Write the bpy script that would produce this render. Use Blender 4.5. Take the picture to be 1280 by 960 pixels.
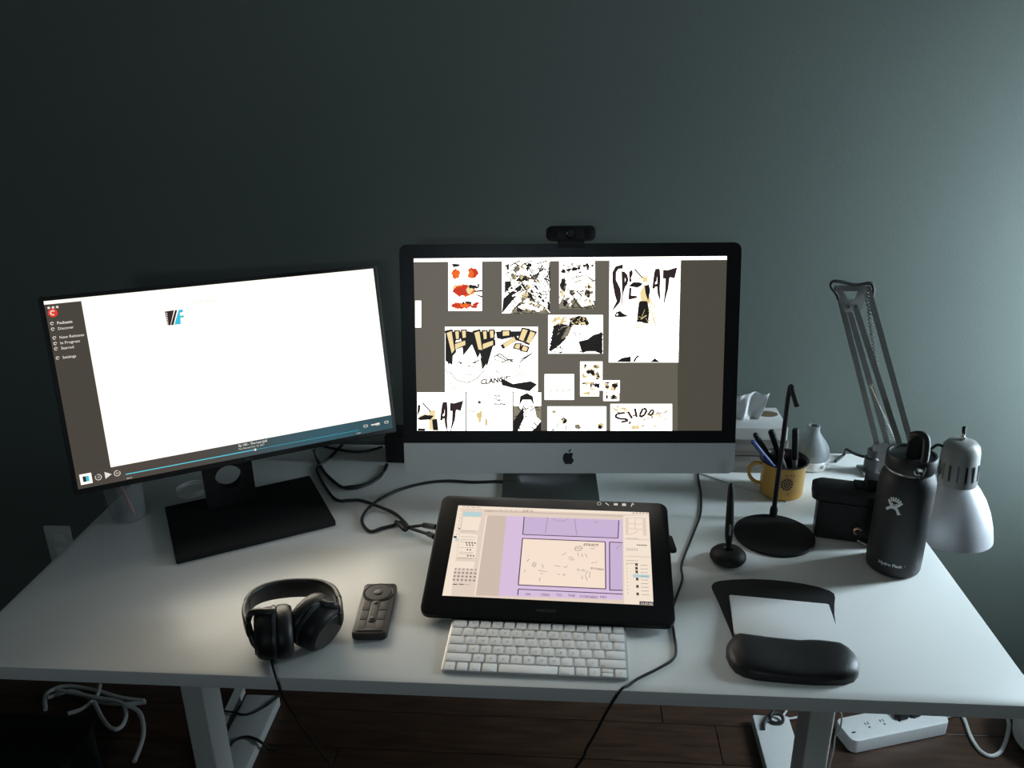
import bpy, bmesh, math, random
from mathutils import Matrix, Vector, Euler

for o in list(bpy.data.objects): bpy.data.objects.remove(o)
SC = bpy.context.scene
COL = SC.collection
PI = math.pi
H = 0.73                      # height of the desk top above the floor
WALL_Y = 0.84                 # back wall
RIGHT_X = 1.6                # wall with the window

# ------------------------------------------------------------------ camera
F_PX = 1037.2
CAM = Vector((0.1377, -0.9634, 0.853 + H))
MCAM = Euler((math.radians(68.5933), math.radians(0.7179), math.radians(3.9494)), 'XYZ').to_matrix()
cd = bpy.data.cameras.new('camera'); cam = bpy.data.objects.new('camera', cd); COL.objects.link(cam)
cd.sensor_fit = 'HORIZONTAL'; cd.sensor_width = 36.0; cd.lens = F_PX / 1280 * 36.0
cd.clip_start = 0.01
cam.matrix_world = Matrix.Translation(CAM) @ MCAM.to_4x4()
SC.camera = cam

# ------------------------------------------------------------------ world, daylight, exposure
wd = bpy.data.worlds.new('world'); SC.world = wd; wd.use_nodes = True
bg = wd.node_tree.nodes['Background']
bg.inputs[0].default_value = (0.71, 0.885, 1.0, 1)
bg.inputs[1].default_value = 50
WIN = dict(y0=0.44, y1=0.74, z0=H - 0.04, z1=H + 0.85)          # window in the right wall
FILL_GAP = dict(x0=-0.20, x1=0.16, z0=1.78, z1=1.97)                  # added fill-light opening, unseen behind the viewer, brightens front-facing sides
FRONT_Y = -3.6
def portal(name, size_x, size_y, M):
    l = bpy.data.lights.new(name, 'AREA'); l.shape = 'RECTANGLE'; l.size = size_x; l.size_y = size_y; l.cycles.is_portal = True
    o = bpy.data.objects.new(name, l); COL.objects.link(o); o.matrix_world = M
portal('opening_portal', WIN['y1'] - WIN['y0'], WIN['z1'] - WIN['z0'], Matrix.Translation((RIGHT_X + 0.02, (WIN['y0'] + WIN['y1']) / 2, (WIN['z0'] + WIN['z1']) / 2)) @ Matrix(((0, 0, 1), (1, 0, 0), (0, 1, 0))).to_4x4())
portal('opening_portal', FILL_GAP['x1'] - FILL_GAP['x0'], FILL_GAP['z1'] - FILL_GAP['z0'], Matrix.Translation(((FILL_GAP['x0'] + FILL_GAP['x1']) / 2, FRONT_Y - 0.02, (FILL_GAP['z0'] + FILL_GAP['z1']) / 2)) @ Matrix(((-1, 0, 0), (0, 0, -1), (0, -1, 0))).to_4x4())  # portal of the added fill-light opening behind the viewer
vs = SC.view_settings
vs.view_transform = 'Standard'; vs.look = 'None'; vs.exposure = 0.0; vs.gamma = 1.0; vs.use_curve_mapping = False

# ------------------------------------------------------------------ pixel helpers (a pixel is only a direction)
def ray(x, y): return MCAM @ Vector(((x - 640) / F_PX, -(y - 480) / F_PX, -1.0))
def onz(x, y, z=0.0):
    d = ray(x, y); return CAM + d * ((z + H - CAM.z) / d.z)
def ony(x, y, Y):
    d = ray(x, y); return CAM + d * ((Y - CAM.y) / d.y)
def onplane(x, y, S):
    Si = S.inverted(); o = Si @ CAM; d = Si.to_3x3() @ ray(x, y); t = -o.z / d.z
    p = o + d * t; return (p.x, p.y)

# ------------------------------------------------------------------ materials
def srgb(r, g, b):
    f = lambda c: (c / 255 / 12.92) if c <= 10 else ((c / 255 + .055) / 1.055) ** 2.4
    return (f(r), f(g), f(b))
MATS = {}
def mat(name, col, rough=.5, metal=0., var=.06, scale=60., bump=0., bscale=None, spec=.5, trans=0., alpha=1., stretch=None, col2=None, coat=0.):
    if name in MATS: return MATS[name]
    m = bpy.data.materials.new(name); m.use_nodes = True; nt = m.node_tree; b = nt.nodes['Principled BSDF']
    b.inputs['Roughness'].default_value = rough; b.inputs['Metallic'].default_value = metal
    b.inputs['Specular IOR Level'].default_value = spec
    b.inputs['Transmission Weight'].default_value = trans; b.inputs['Alpha'].default_value = alpha
    b.inputs['Coat Weight'].default_value = coat
    tc = nt.nodes.new('ShaderNodeTexCoord'); mp = nt.nodes.new('ShaderNodeMapping')
    if stretch: mp.inputs['Scale'].default_value = stretch
    nt.links.new(tc.outputs['Object'], mp.inputs[0])
    n = nt.nodes.new('ShaderNodeTexNoise'); n.inputs['Scale'].default_value = scale; n.inputs['Detail'].default_value = 4
    nt.links.new(mp.outputs[0], n.inputs['Vector'])
    r = nt.nodes.new('ShaderNodeValToRGB'); r.color_ramp.elements[0].position = .3; r.color_ramp.elements[1].position = .7
    c2 = col2 or tuple(min(1, c * (1 + var)) for c in col); c1 = tuple(c * (1 - var) for c in col)
    r.color_ramp.elements[0].color = (*c1, 1); r.color_ramp.elements[1].color = (*c2, 1)
    nt.links.new(n.outputs['Fac'], r.inputs[0]); nt.links.new(r.outputs[0], b.inputs['Base Color'])
    if bump:
        n2 = nt.nodes.new('ShaderNodeTexNoise'); n2.inputs['Scale'].default_value = bscale or scale * 4; n2.inputs['Detail'].default_value = 3
        nt.links.new(mp.outputs[0], n2.inputs['Vector'])
        bp = nt.nodes.new('ShaderNodeBump'); bp.inputs['Strength'].default_value = bump; bp.inputs['Distance'].default_value = .002
        nt.links.new(n2.outputs['Fac'], bp.inputs['Height']); nt.links.new(bp.outputs[0], b.inputs['Normal'])
    MATS[name] = m; return m
def emit(name, col, k=1., sample=True, base=(.01, .01, .01), rough=.35):
    if name in MATS: return MATS[name]
    m = bpy.data.materials.new(name); m.use_nodes = True; b = m.node_tree.nodes['Principled BSDF']
    b.inputs['Base Color'].default_value = (*base, 1); b.inputs['Roughness'].default_value = rough
    b.inputs['Specular IOR Level'].default_value = .25
    b.inputs['Emission Color'].default_value = (*col, 1); b.inputs['Emission Strength'].default_value = k
    if not sample: m.cycles.emission_sampling = 'NONE'
    MATS[name] = m; return m

M_WALL = mat('wall_paint', (.128, .150, .134), .75, var=.03, scale=3, bump=.12, bscale=260, spec=.3)
M_CEIL = mat('ceiling_paint', (.45, .45, .43), .8, var=.02)
M_FLOOR = mat('walnut_floor', (.055, .027, .015), .42, var=.45, scale=7, stretch=(1, 9, 1), bump=.05, bscale=30)
M_GAP = mat('floor_gap', (.015, .009, .006), .9)
M_DESK = mat('desk_laminate', (.80, .80, .77), .33, var=.012, scale=300, spec=.6)
M_WMETAL = mat('white_powder_metal', (.72, .72, .70), .45, var=.02, bump=.03, bscale=500)
M_BLACK = mat('black_plastic', (.0075, .0075, .0075), .5, var=.1, spec=.35)
M_BLACKM = mat('matte_black', (.008, .008, .0083), .62, var=.1, bump=.05, bscale=700, spec=.3)
M_RUBBER = mat('black_rubber_cable', (.013, .013, .013), .55)
M_GLASSBK = mat('black_bezel_glass', (.008, .008, .008), .3, spec=.25)
M_ALU = mat('silver_aluminium', (.62, .63, .62), .42, metal=.75, var=.02, scale=400)
M_ALUD = mat('lamp_silver_paint', (.24, .236, .226), .45, metal=.15, var=.03, scale=200)
M_STEEL = mat('bright_steel', (.65, .65, .64), .25, metal=1)
M_SPRING = mat('dull_spring_steel', (.16, .155, .15), .5, metal=.4)
M_STAND = mat('stand_aluminium', (.50, .51, .51), .28, metal=1, var=.02, scale=400)
M_LOGO = mat('logo_black', (.006, .006, .006), .3)
M_WPLAST = mat('white_plastic', (.75, .75, .74), .4, var=.02)
M_KEY = mat('key_white', (.80, .80, .79), .5, var=.015)
M_LEG = mat('key_legend_grey', (.30, .30, .31), .6)
M_KBASE = mat('keyboard_aluminium', (.55, .55, .54), .45, metal=.6, var=.02)
M_WCABLE = mat('white_cable', (.62, .62, .60), .5, var=.03)
M_FLASK = mat('flask_powder_coat', (.0125, .0132, .014), .52, var=.1, scale=200, bump=.25, bscale=900)
M_FLASKP = mat('flask_print', (.72, .76, .76), .5)
M_LID = mat('flask_lid_plastic', (.010, .010, .0105), .5)
M_YELLOW = mat('yellow_enamel', (.56, .31, .055), .35, var=.08, scale=30)
M_RIM = mat('dark_enamel', (.012, .011, .012), .3)
M_PRINT = mat('mug_print', (.03, .025, .03), .5)
M_DIFF = mat('grey_frosted_plastic', (.23, .255, .268), .5, var=.05)
M_TISSUE = mat('tissue_paper', (.75, .76, .76), .9, var=.02, bump=.2, bscale=60)
M_CARD = mat('white_card', (.50, .50, .48), .8, var=.03)
M_WOODG = mat('grey_wood_grain', (.17, .155, .138), .7, var=.3, scale=9, stretch=(1, 1, 9))
M_BROWN = mat('brown_opening', (.15, .10, .055), .8)
M_FABRIC = mat('black_lycra', (.014, .014, .015), .62, var=.2, scale=600, bump=.2, bscale=900, spec=.35)
M_LEATHER = mat('black_leatherette', (.010, .0095, .0095), .45, var=.1, bump=.15, bscale=300)
M_HPGREY = mat('dark_grey_plastic', (.030, .029, .029), .4)
M_HPBLUE = mat('blue_black_ring', (.035, .042, .052), .35)
M_REM = mat('remote_dark_metal', (.022, .019, .016), .4, metal=.2, var=.12, scale=120)
M_REMB = mat('remote_buttons', (.013, .010, .0085), .55, var=.15)
M_REML = mat('remote_trim', (.050, .045, .038), .4, metal=.3)
M_BLUE = mat('blue_pen_barrel', (.04, .08, .30), .3)
M_RED = mat('red_marker_barrel', (.30, .03, .03), .4)
M_GREYP = mat('grey_pen_barrel', (.25, .25, .25), .35)
M_COPPER = mat('copper_clip', (.55, .30, .20), .3, metal=.9)
M_TRANSL = mat('smoked_clear_plastic', (.35, .36, .36), .35, alpha=.22)
M_OUTLET = mat('outlet_plate', (.62, .63, .60), .5)
M_BOXD = mat('charcoal_box', (.02, .02, .02), .8)
M_TEXTD = mat('dim_grey_print', (.06, .06, .06), .5)

# ------------------------------------------------------------------ mesh builder
class MB:
    def __init__(s): s.v = []; s.f = []; s.mi = []; s.m = 0
    def add(s, vs, fs, T=None):
        o = len(s.v)
        s.v += [tuple(T @ Vector(p)) if T else tuple(p) for p in vs]
        s.f += [tuple(i + o for i in f) for f in fs]; s.mi += [s.m] * len(fs); return s
    def box(s, c, d, T=None):
        x, y, z = c; a, b, e = d[0] / 2, d[1] / 2, d[2] / 2
        vs = [(x + i * a, y + j * b, z + k * e) for k in (-1, 1) for j in (-1, 1) for i in (-1, 1)]
        return s.add(vs, [(0, 2, 3, 1), (4, 5, 7, 6), (0, 1, 5, 4), (2, 6, 7, 3), (0, 4, 6, 2), (1, 3, 7, 5)], T)
    def rings(s, rs, T=None, cap0=True, cap1=True, closed=True):
        n = len(rs[0]); vs = [p for r in rs for p in r]; fs = []
        for k in range(len(rs) - 1):
            for i in range(n if closed else n - 1):
                j = (i + 1) % n; fs.append((k * n + i, k * n + j, (k + 1) * n + j, (k + 1) * n + i))
        if cap0: fs.append(tuple(range(n - 1, -1, -1)))
        if cap1: fs.append(tuple((len(rs) - 1) * n + i for i in range(n)))
        return s.add(vs, fs, T)
    def slab(s, w, d, z0, z1, r=.005, bev=.001, T=None, c=(0, 0), n=5):
        R_ = []
        for ins, z in ((bev, z0), (0, z0 + bev), (0, z1 - bev), (bev * .3, z1 - bev * .3), (bev, z1)):
            R_.append([(x + c[0], y + c[1], z) for x, y in rrect(w - 2 * ins, d - 2 * ins, max(r - ins, .0003), n)])
        return s.rings(R_, T)
    def lathe(s, prof, n=32, T=None, cap0=True, cap1=True, sx=1, sy=1):
        return s.rings([[(r * sx * math.cos(2 * PI * i / n), r * sy * math.sin(2 * PI * i / n), z) for i in range(n)] for r, z in prof], T, cap0, cap1)
    def tube(s, pts, r, n=8, sub=6, T=None, smooth=True, flat=None):
        P = catmull(pts, sub) if smooth and len(pts) > 2 else [Vector(p) for p in pts]
        R_ = []; up = None
        for i, p in enumerate(P):
            t = (P[min(i + 1, len(P) - 1)] - P[max(i - 1, 0)]).normalized()
            if up is None:
                up = Vector((0, 0, 1)) if abs(t.z) < .9 else Vector((1, 0, 0))
            a = t.cross(up)
            a = a.normalized() if a.length > 1e-6 else Vector((1, 0, 0)); b = a.cross(t).normalized(); up = b
            rr = r(i / (len(P) - 1)) if callable(r) else r
            R_.append([p + a * (rr * math.cos(2 * PI * k / n)) + b * (rr * math.sin(2 * PI * k / n)) for k in range(n)])
        return s.rings(R_, T)
    def poly(s, pts, z, T=None):
        return s.add([(x, y, z) for x, y in pts], [tuple(range(len(pts)))], T)
    def prism(s, pts, z0, z1, T=None):
        return s.rings([[(x, y, z0) for x, y in pts], [(x, y, z1) for x, y in pts]], T)
    def line(s, pts, w, z, T=None):
        for (x0, y0), (x1, y1) in zip(pts[:-1], pts[1:]):
            l = math.hypot(x1 - x0, y1 - y0)
            if l < 1e-7: continue
            nx, ny = -(y1 - y0) / l * w / 2, (x1 - x0) / l * w / 2
            s.add([(x0 + nx, y0 + ny, z), (x0 - nx, y0 - ny, z), (x1 - nx, y1 - ny, z), (x1 + nx, y1 + ny, z)], [(0, 1, 2, 3)], T)
        return s
    def text(s, t, x, y, size, z, T=None, align='LEFT', shear=0, bold=0, rot=0):
        vs, fs = text_mesh(t, size, align, shear, bold)
        c, q = math.cos(rot), math.sin(rot)
        return s.add([(x + a * c - b * q, y + a * q + b * c, z) for a, b in vs], fs, T)
    def build(s, name, mats, parent=None, S=None, smooth=True, ang=40, origin=True):
        """S: world matrix of the space the vertices are written in"""
        S = S or Matrix.Identity(4)
        PW = WORLD.get(parent.name, Matrix.Identity(4)) if parent else Matrix.Identity(4)
        ws = [S @ Vector(p) for p in s.v]
        if origin:
            lo = [min(p[i] for p in ws) for i in range(3)]; hi = [max(p[i] for p in ws) for i in range(3)]
            c = Vector([(a + b) / 2 for a, b in zip(lo, hi)])
            if parent is None: c.z = lo[2]
        else: c = PW.translation.copy()
        W = Matrix.Translation(c) @ PW.to_3x3().to_4x4()
        Wi = W.inverted()
        me = bpy.data.meshes.new(name); me.from_pydata([Wi @ p for p in ws], [], s.f)
        for m in (mats if isinstance(mats, (list, tuple)) else [mats]): me.materials.append(m)
        me.polygons.foreach_set('material_index', s.mi)
        bm = bmesh.new(); bm.from_mesh(me)
        if not getattr(s, 'flat', False): bmesh.ops.recalc_face_normals(bm, faces=bm.faces)
        bm.to_mesh(me); bm.free()
        if smooth:
            me.shade_smooth(); me.set_sharp_from_angle(angle=math.radians(ang))
        me.update()
        o = bpy.data.objects.new(name, me); COL.objects.link(o)
        if parent: o.parent = parent
        o.matrix_local = PW.inverted() @ W
        WORLD[o.name] = W
        return o
WORLD = {}
def rrect(w, h, r, n=5):
    out = []; r = min(r, w / 2, h / 2)
    for cx, cy, a0 in ((w / 2 - r, h / 2 - r, 0), (-w / 2 + r, h / 2 - r, PI / 2), (-w / 2 + r, -h / 2 + r, PI), (w / 2 - r, -h / 2 + r, 1.5 * PI)):
        for i in range(n + 1):
            a = a0 + PI / 2 * i / n; out.append((cx + r * math.cos(a), cy + r * math.sin(a)))
    return out
def catmull(pts, sub):
    P = [Vector(p) for p in pts]; out = []
    for i in range(len(P) - 1):
        a, b, c, d = P[max(i - 1, 0)], P[i], P[i + 1], P[min(i + 2, len(P) - 1)]
        for k in range(sub):
            t = k / sub
            out.append(.5 * ((2 * b) + (c - a) * t + (2 * a - 5 * b + 4 * c - d) * t * t + (3 * b - a - 3 * c + d) * t ** 3))
    out.append(P[-1]); return out
TXT = {}
def text_mesh(t, size, align='LEFT', shear=0, bold=0):
    k = (t, align, shear, bold)
    if k not in TXT:
        cu = bpy.data.curves.new('tmp', 'FONT'); cu.body = t; cu.align_x = align; cu.resolution_u = 2; cu.shear = shear; cu.offset = bold
        ob = bpy.data.objects.new('tmp', cu); COL.objects.link(ob); bpy.context.view_layer.update()
        me = ob.evaluated_get(bpy.context.evaluated_depsgraph_get()).to_mesh()
        TXT[k] = ([(v.co.x, v.co.y) for v in me.vertices], [tuple(p.vertices) for p in me.polygons])
        bpy.data.objects.remove(ob); bpy.data.curves.remove(cu)
    vs, fs = TXT[k]
    return [(x * size, y * size) for x, y in vs], fs
def TR(x=0, y=0, z=0): return Matrix.Translation((x, y, z))
def RX(a): return Matrix.Rotation(a, 4, 'X')
def RY(a): return Matrix.Rotation(a, 4, 'Y')
def RZ(a): return Matrix.Rotation(a, 4, 'Z')
def frame(o, x, y):
    x = Vector(x).normalized(); z = x.cross(Vector(y)).normalized(); y = z.cross(x)
    m = Matrix((x, y, z)).transposed().to_4x4(); m.translation = Vector(o); return m
def tag(o, label, cat, group=None):
    o['label'] = label; o['category'] = cat
    if group: o['group'] = group
    return o
def thing(name, label, cat, loc, rz=0., group=None):
    o = bpy.data.objects.new(name, None); COL.objects.link(o); o.empty_display_size = .03
    o.location = loc; o.rotation_euler = (0, 0, rz)
    WORLD[o.name] = TR(*loc) @ RZ(rz)
    return tag(o, label, cat, group)
def struct(o): o['kind'] = 'structure'; return o

# ================================================================== THE SETTING
XL, XR, YF, ZC = -3.0, RIGHT_X, FRONT_Y, 2.6
floor = struct(MB().box(((XL + XR) / 2, (YF + WALL_Y) / 2, -.035), (XR - XL + .2, WALL_Y - YF + .2, .05)).build('floor', M_GAP))
rnd = random.Random(4)
pw = .127; y = WALL_Y; row = 0
planks = {}
while y > YF:
    x = XL - rnd.random() * .9
    while x < XR:
        L = rnd.choice((.9, 1.2, 1.5))
        a, b = max(x, XL), min(x + L, XR)
        if b - a > .02:
            key = round(b - a, 3)
            m = MB().slab(b - a - .002, pw - .002, 0, .012, .0005, .001, n=1)
            m.build('floor_plank', M_FLOOR, floor, TR((a + b) / 2, y - pw / 2, -.012), smooth=False)
        x += L
    y -= pw; row += 1
struct(MB().box(((XL + XR) / 2, WALL_Y + .06, ZC / 2), (XR - XL + .24, .12, ZC)).build('wall_back', M_WALL))
struct(MB().box((XL - .06, (YF + WALL_Y) / 2, ZC / 2), (.12, WALL_Y - YF, ZC)).build('wall_left', M_WALL))
wf = MB(); w = FILL_GAP  # wall behind the viewer, cut for the added fill-light opening
for x0, x1, z0, z1 in ((XL - .12, w['x0'], 0, ZC), (w['x1'], XR + .12, 0, ZC), (w['x0'], w['x1'], 0, w['z0']), (w['x0'], w['x1'], w['z1'], ZC)):
    wf.box(((x0 + x1) / 2, YF - .06, (z0 + z1) / 2), (x1 - x0, .12, z1 - z0))
struct(wf.build('wall_front', M_WALL, smooth=False))
struct(MB().box(((XL + XR) / 2, (YF + WALL_Y) / 2, ZC + .05), (XR - XL + .24, WALL_Y - YF + .24, .1)).build('ceiling', M_CEIL))
wr = MB(); w = WIN
wr.box((XR + .06, (YF + w['y0']) / 2, ZC / 2), (.12, w['y0'] - YF, ZC))
wr.box((XR + .06, (w['y1'] + WALL_Y) / 2, ZC / 2), (.12, WALL_Y - w['y1'], ZC))
wr.box((XR + .06, (w['y0'] + w['y1']) / 2, w['z0'] / 2), (.12, w['y1'] - w['y0'], w['z0']))
wr.box((XR + .06, (w['y0'] + w['y1']) / 2, (w['z1'] + ZC) / 2), (.12, w['y1'] - w['y0'], ZC - w['z1']))
struct(wr.build('wall_right', M_WALL, smooth=False))
wn = bpy.data.objects.new('window_1', None); COL.objects.link(wn); wn['kind'] = 'structure'
wn.location = (XR + .06, (w['y0'] + w['y1']) / 2, w['z0']); WORLD[wn.name] = TR(*wn.location)
for nm, c, d in (('window_frame', (XR + .06, w['y0'] + .02, (w['z0'] + w['z1']) / 2), (.06, .04, w['z1'] - w['z0'])),
                 ('window_frame', (XR + .06, w['y1'] - .02, (w['z0'] + w['z1']) / 2), (.06, .04, w['z1'] - w['z0'])),
                 ('window_frame', (XR + .06, (w['y0'] + w['y1']) / 2, w['z1'] - .02), (.06, w['y1'] - w['y0'] - .08, .04)),
                 ('window_sill', (XR + .045, (w['y0'] + w['y1']) / 2, w['z0'] + .012), (.09, w['y1'] - w['y0'] - .08, .024))):
    MB().box(c, d).build(nm, M_WPLAST, wn, smooth=False)
struct(MB().box(((XL + XR) / 2, WALL_Y - .007, .045), (XR - XL - .01, .014, .09)).build('baseboard_back', M_OUTLET, smooth=False))

# ================================================================== DESK
DW, DD, DT = 1.621, .799, .025
desk = thing('standing_desk', 'long white desk with two white metal column legs', 'desk', (0, DD / 2, 0))
MB().slab(DW, DD, H - DT, H, .022, .0015, TR(0, DD / 2, 0)).build('tabletop', M_DESK, desk)
for sx in (-1, 1):
    MB().slab(.05, .075, .03, H - DT - .03, .004, .001, TR(sx * .662, .44, 0)).build('leg', M_WMETAL, desk)
    MB().slab(.09, .56, 0, .03, .006, .003, TR(sx * .656, .444, 0)).build('foot', M_WMETAL, desk)
    MB().box((sx * .662, .44, H - DT - .016), (.06, .62, .028)).build('top_bracket', M_WMETAL, desk, smooth=False)
MB().box((0, .45, H - DT - .018), (1.26, .04, .03)).build('crossbar', M_WMETAL, desk, smooth=False)

# ================================================================== ALL-IN-ONE COMPUTER
SI = TR(.1364, .565, .3342 + H) @ RZ(math.radians(2.4118)) @ RX(math.radians(-13.3291)) @ RX(PI / 2)   # local: x right, y up, z out of the screen
def im(u, v): return onplane(490 + u / 2.909, 270 + v / 2.909, SI)
imac = thing('desktop_computer', 'silver all-in-one desktop computer with black bezel and comic pictures on screen', 'computer', (.1364, .64, H))
WARM = (1.0, .945, .845)
def em(name, r, g, b, k=1., sample=False): return emit(name, tuple(c * k for c in srgb(r, g, b)), 1., sample)
E_IGREY = em('screen_warm_grey', 101, 96, 86, 1, True)
E_IDARK = em('screen_dark_grey', 76, 72, 63)
E_IWHITE = emit('screen_white', (3.0, 2.88, 2.65), 1., True)
E_IWHITE2 = emit('screen_white_small', (3.0, 2.88, 2.65), 1., False)
E_INK = em('screen_ink', 30, 26, 24)
E_INK2 = em('screen_ink_plum', 50, 36, 36)
E_TAN = em('screen_tan', 205, 185, 130, 1.2)
E_CREAM = em('screen_cream', 245, 222, 165)
E_GREYT = em('screen_greytone', 140, 130, 112)
E_ORANGE = em('screen_orange', 240, 110, 30)
E_REDO = em('screen_red_orange', 205, 55, 28)
# housing: thin edge, bulging back
hb = MB()
IW, IT, IB = .652, .195, -.254
hc = (0, (IT + IB) / 2); hh = IT - IB
hb.rings([[(x + hc[0], y + hc[1], z) for x, y in rrect(IW - 2 * i, hh - 2 * i, max(.014 - i * .2, .004))] for i, z in
          ((.0, -.0012), (.0, -.006), (.03, -.014), (.09, -.026), (.16, -.038), (.205, -.045))])
hb.build('housing', M_ALU, imac, SI)
# chin (rounded lower corners), glass above it
def half(x0, x1, y0, y1, r, low):
    pts = []
    if low:
        pts += [(x0, y1)] + [(x0 + r - r * math.cos(a), y0 + r - r * math.sin(a)) for a in [PI / 2 * i / 6 for i in range(7)]]
        pts += [(x1 - r + r * math.sin(a), y0 + r - r * math.cos(a)) for a in [PI / 2 * i / 6 for i in range(7)]] + [(x1, y1)]
    else:
        pts += [(x1, y0)] + [(x1 - r + r * math.cos(a), y1 - r + r * math.sin(a)) for a in [PI / 2 * i / 6 for i in range(7)]]
        pts += [(x0 + r - r * math.sin(a), y1 - r + r * math.cos(a)) for a in [PI / 2 * i / 6 for i in range(7)]] + [(x0, y0)]
    return pts
CH = -.193
MB().prism(half(-IW / 2, IW / 2, IB, CH, .014, True), -.001, .0008).build('chin', M_ALU, imac, SI)
MB().prism(half(-IW / 2, IW / 2, CH, IT, .014, False), -.001, .0008).build('bezel', M_GLASSBK, imac, SI)
# emblem on the chin
lg = MB()
def apple(cx, cy, s):
    half_r = [(0, .36), (.12, .42), (.26, .40), (.37, .30), (.30, .20), (.27, .08), (.32, -.05), (.42, -.12), (.36, -.28), (.25, -.44), (.14, -.49), (.05, -.455), (0, -.44)]
    half_l = [(-.05, -.455), (-.14, -.49), (-.26, -.44), (-.38, -.24), (-.43, 0), (-.40, .22), (-.28, .38), (-.14, .42)]
    return [(cx + x * s, cy + y * s) for x, y in half_r + half_l]
ax, ay = onplane(710.5, 572.5, SI)
lg.prism(apple(ax, ay, .026), .0008, .0012)
lg.prism([(ax + x * .026, ay + y * .026) for x, y in ((0, .45), (.02, .58), (.10, .68), (.20, .73), (.19, .60), (.12, .50))], .0008, .0012)
lg.build('emblem', M_LOGO, imac, SI, smooth=False)
# stand
st = MB(); FI = TR(.125, 0, H) @ RZ(math.radians(2.4))
st.slab(.203, .205, 0, .006, .006, .001, TR(0, .615, 0))
prof = [(.700, .006), (.708, .03), (.704, .09), (.682, .16), (.655, .235)]
for (y0, z0), (y1, z1) in zip(prof[:-1], prof[1:]):
    st.add([(sx * .07, yy + k * .008, zz) for sx in (-1, 1) for (yy, zz) in ((y0, z0), (y1, z1)) for k in (0, 1)],
           [(0, 1, 3, 2), (4, 6, 7, 5), (0, 4, 5, 1), (2, 3, 7, 6), (0, 2, 6, 4), (1, 5, 7, 3)])
st.build('stand', M_STAND, imac, FI, ang=30)
# screen and the pictures on it
sw, sh = .597, .336
scr = MB().box((0, 0, .0010), (sw, sh, .0006)).build('screen', E_IGREY, imac, SI, smooth=False)
def rectuv(f, u0, v0, u1, v1): return [f(u0, v1), f(u1, v1), f(u1, v0), f(u0, v0)]
def picture(f, S, parent, quads, mats, name='picture'):
    """quads: list of (material index, layer, kind, data)"""
    m = MB(); m.flat = True
    for mi, z, kind, d in quads:
        m.m = mi
        zz = .0014 + z * .00015
        if kind == 'r': m.poly(rectuv(f, *d), zz)
        elif kind == 'p':
            m.poly([f(*q) for q in d], zz)
            if mi == 7: m.line([f(*q) for q in d] + [f(*d[0])], .0013, zz + .00002)
        elif kind == 'l': m.line([f(*q) for q in d[0]], d[1] * 2.2, zz)
        elif kind == 't': x, yv = f(d[1], d[2]); m.text(d[0], x, yv, d[3], zz, **(d[4] if len(d) > 4 else {}))
    o = m.build(name, mats, parent, S, smooth=False)
    return o
def lab(o, t): o['label'] = t; return o
f = im
bars = [(0, 0, 'r', (80, 157, 1217, 168 - 5))]
b_ = MB(); b_.flat = True
b_.poly([im(80, 155), im(1217, 146), im(1217, 159), im(80, 167)][::-1], .0014)
lab(b_.build('menu_bar', E_IWHITE2, scr, SI, smooth=False), 'white menu bar along the top of the screen')
picture(f, SI, scr, [(0, 0, 'p', [(1040, 160), (1038, 780), (1198, 780), (1216, 159)])], [E_IDARK], 'side_panel')
picture(f, SI, scr, [(0, 0, 'r', (85, 308, 106, 405))], [E_IWHITE2], 'tool_palette')
IM = [E_IWHITE, E_INK, E_TAN, E_CREAM, E_GREYT, E_ORANGE, E_REDO, E_INK2]
rg = random.Random(11)
def blot(u, v, a, b, n=9, jag=.35, rot=0):
    pts = []
    for i in range(n):
        t = 2 * PI * i / n; k = 1 + jag * (rg.random() * 2 - 1)
        x, yv = a * k * math.cos(t), b * k * math.sin(t)
        pts.append((u + x * math.cos(rot) - yv * math.sin(rot), v + x * math.sin(rot) + yv * math.cos(rot)))
    return pts[::-1]
def blots(box, n, a, b, mats_, z=1, jag=.4):
    u0, v0, u1, v1 = box; out = []
    for _ in range(int(n * 1.5)):
        aa = a * (.4 + rg.random()); bb = b * (.4 + rg.random())
        aa = min(aa, (u1 - u0) * .34); bb = min(bb, (v1 - v0) * .34)
        k = 1.42
        u = rg.uniform(u0 + aa * k, u1 - aa * k) if u1 - u0 > 2 * aa * k else (u0 + u1) / 2
        v = rg.uniform(v0 + bb * k, v1 - bb * k) if v1 - v0 > 2 * bb * k else (v0 + v1) / 2
        out.append((rg.choice(mats_), z + rg.random() * .9, 'p', blot(u, v, aa, bb, 8, jag)))
    return out
def hatch(box, n, mi, w=.0007, slope=.5, z=2.2):
    u0, v0, u1, v1 = box; out = []
    for _ in range(int(n * 1.4)):
        u = rg.uniform(u0, u1); v = rg.uniform(v0, v1); l = rg.uniform(.1, .3) * min(u1 - u0, v1 - v0)
        uu = min(max(u + l, u0), u1); vv = min(max(v + l * slope * rg.uniform(-1.5, 1.5), v0), v1)
        out.append((mi, z + rg.random() * .5, 'l', ([(u, v), (uu, vv)], w * rg.uniform(.5, 1.6))))
    return out
# 1 orange page
b = (205, 165, 327, 345)
q = [(0, 0, 'r', b)]
q += blots((212, 180, 252, 238), 5, 13, 17, [5, 6, 5]) + blots((212, 170, 250, 190), 3, 10, 7, [1], 3)
q += blots((270, 185, 318, 232), 6, 14, 13, [6, 5]) + blots((210, 240, 325, 298), 12, 20, 15, [5, 5, 6, 3]) + blots((270, 240, 325, 270), 4, 10, 6, [1], 3)
q += [(1, 3, 'p', [(300, 272), (327, 268), (327, 275), (300, 277)]), (1, 3, 'p', [(305, 284), (327, 290), (327, 297), (305, 287)])]
q += blots((212, 308, 325, 342), 9, 14, 11, [6, 6, 5]) + blots((215, 308, 300, 322), 3, 8, 5, [1], 3)
lab(picture(f, SI, scr, q, IM), 'page of orange and red splashes')
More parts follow.
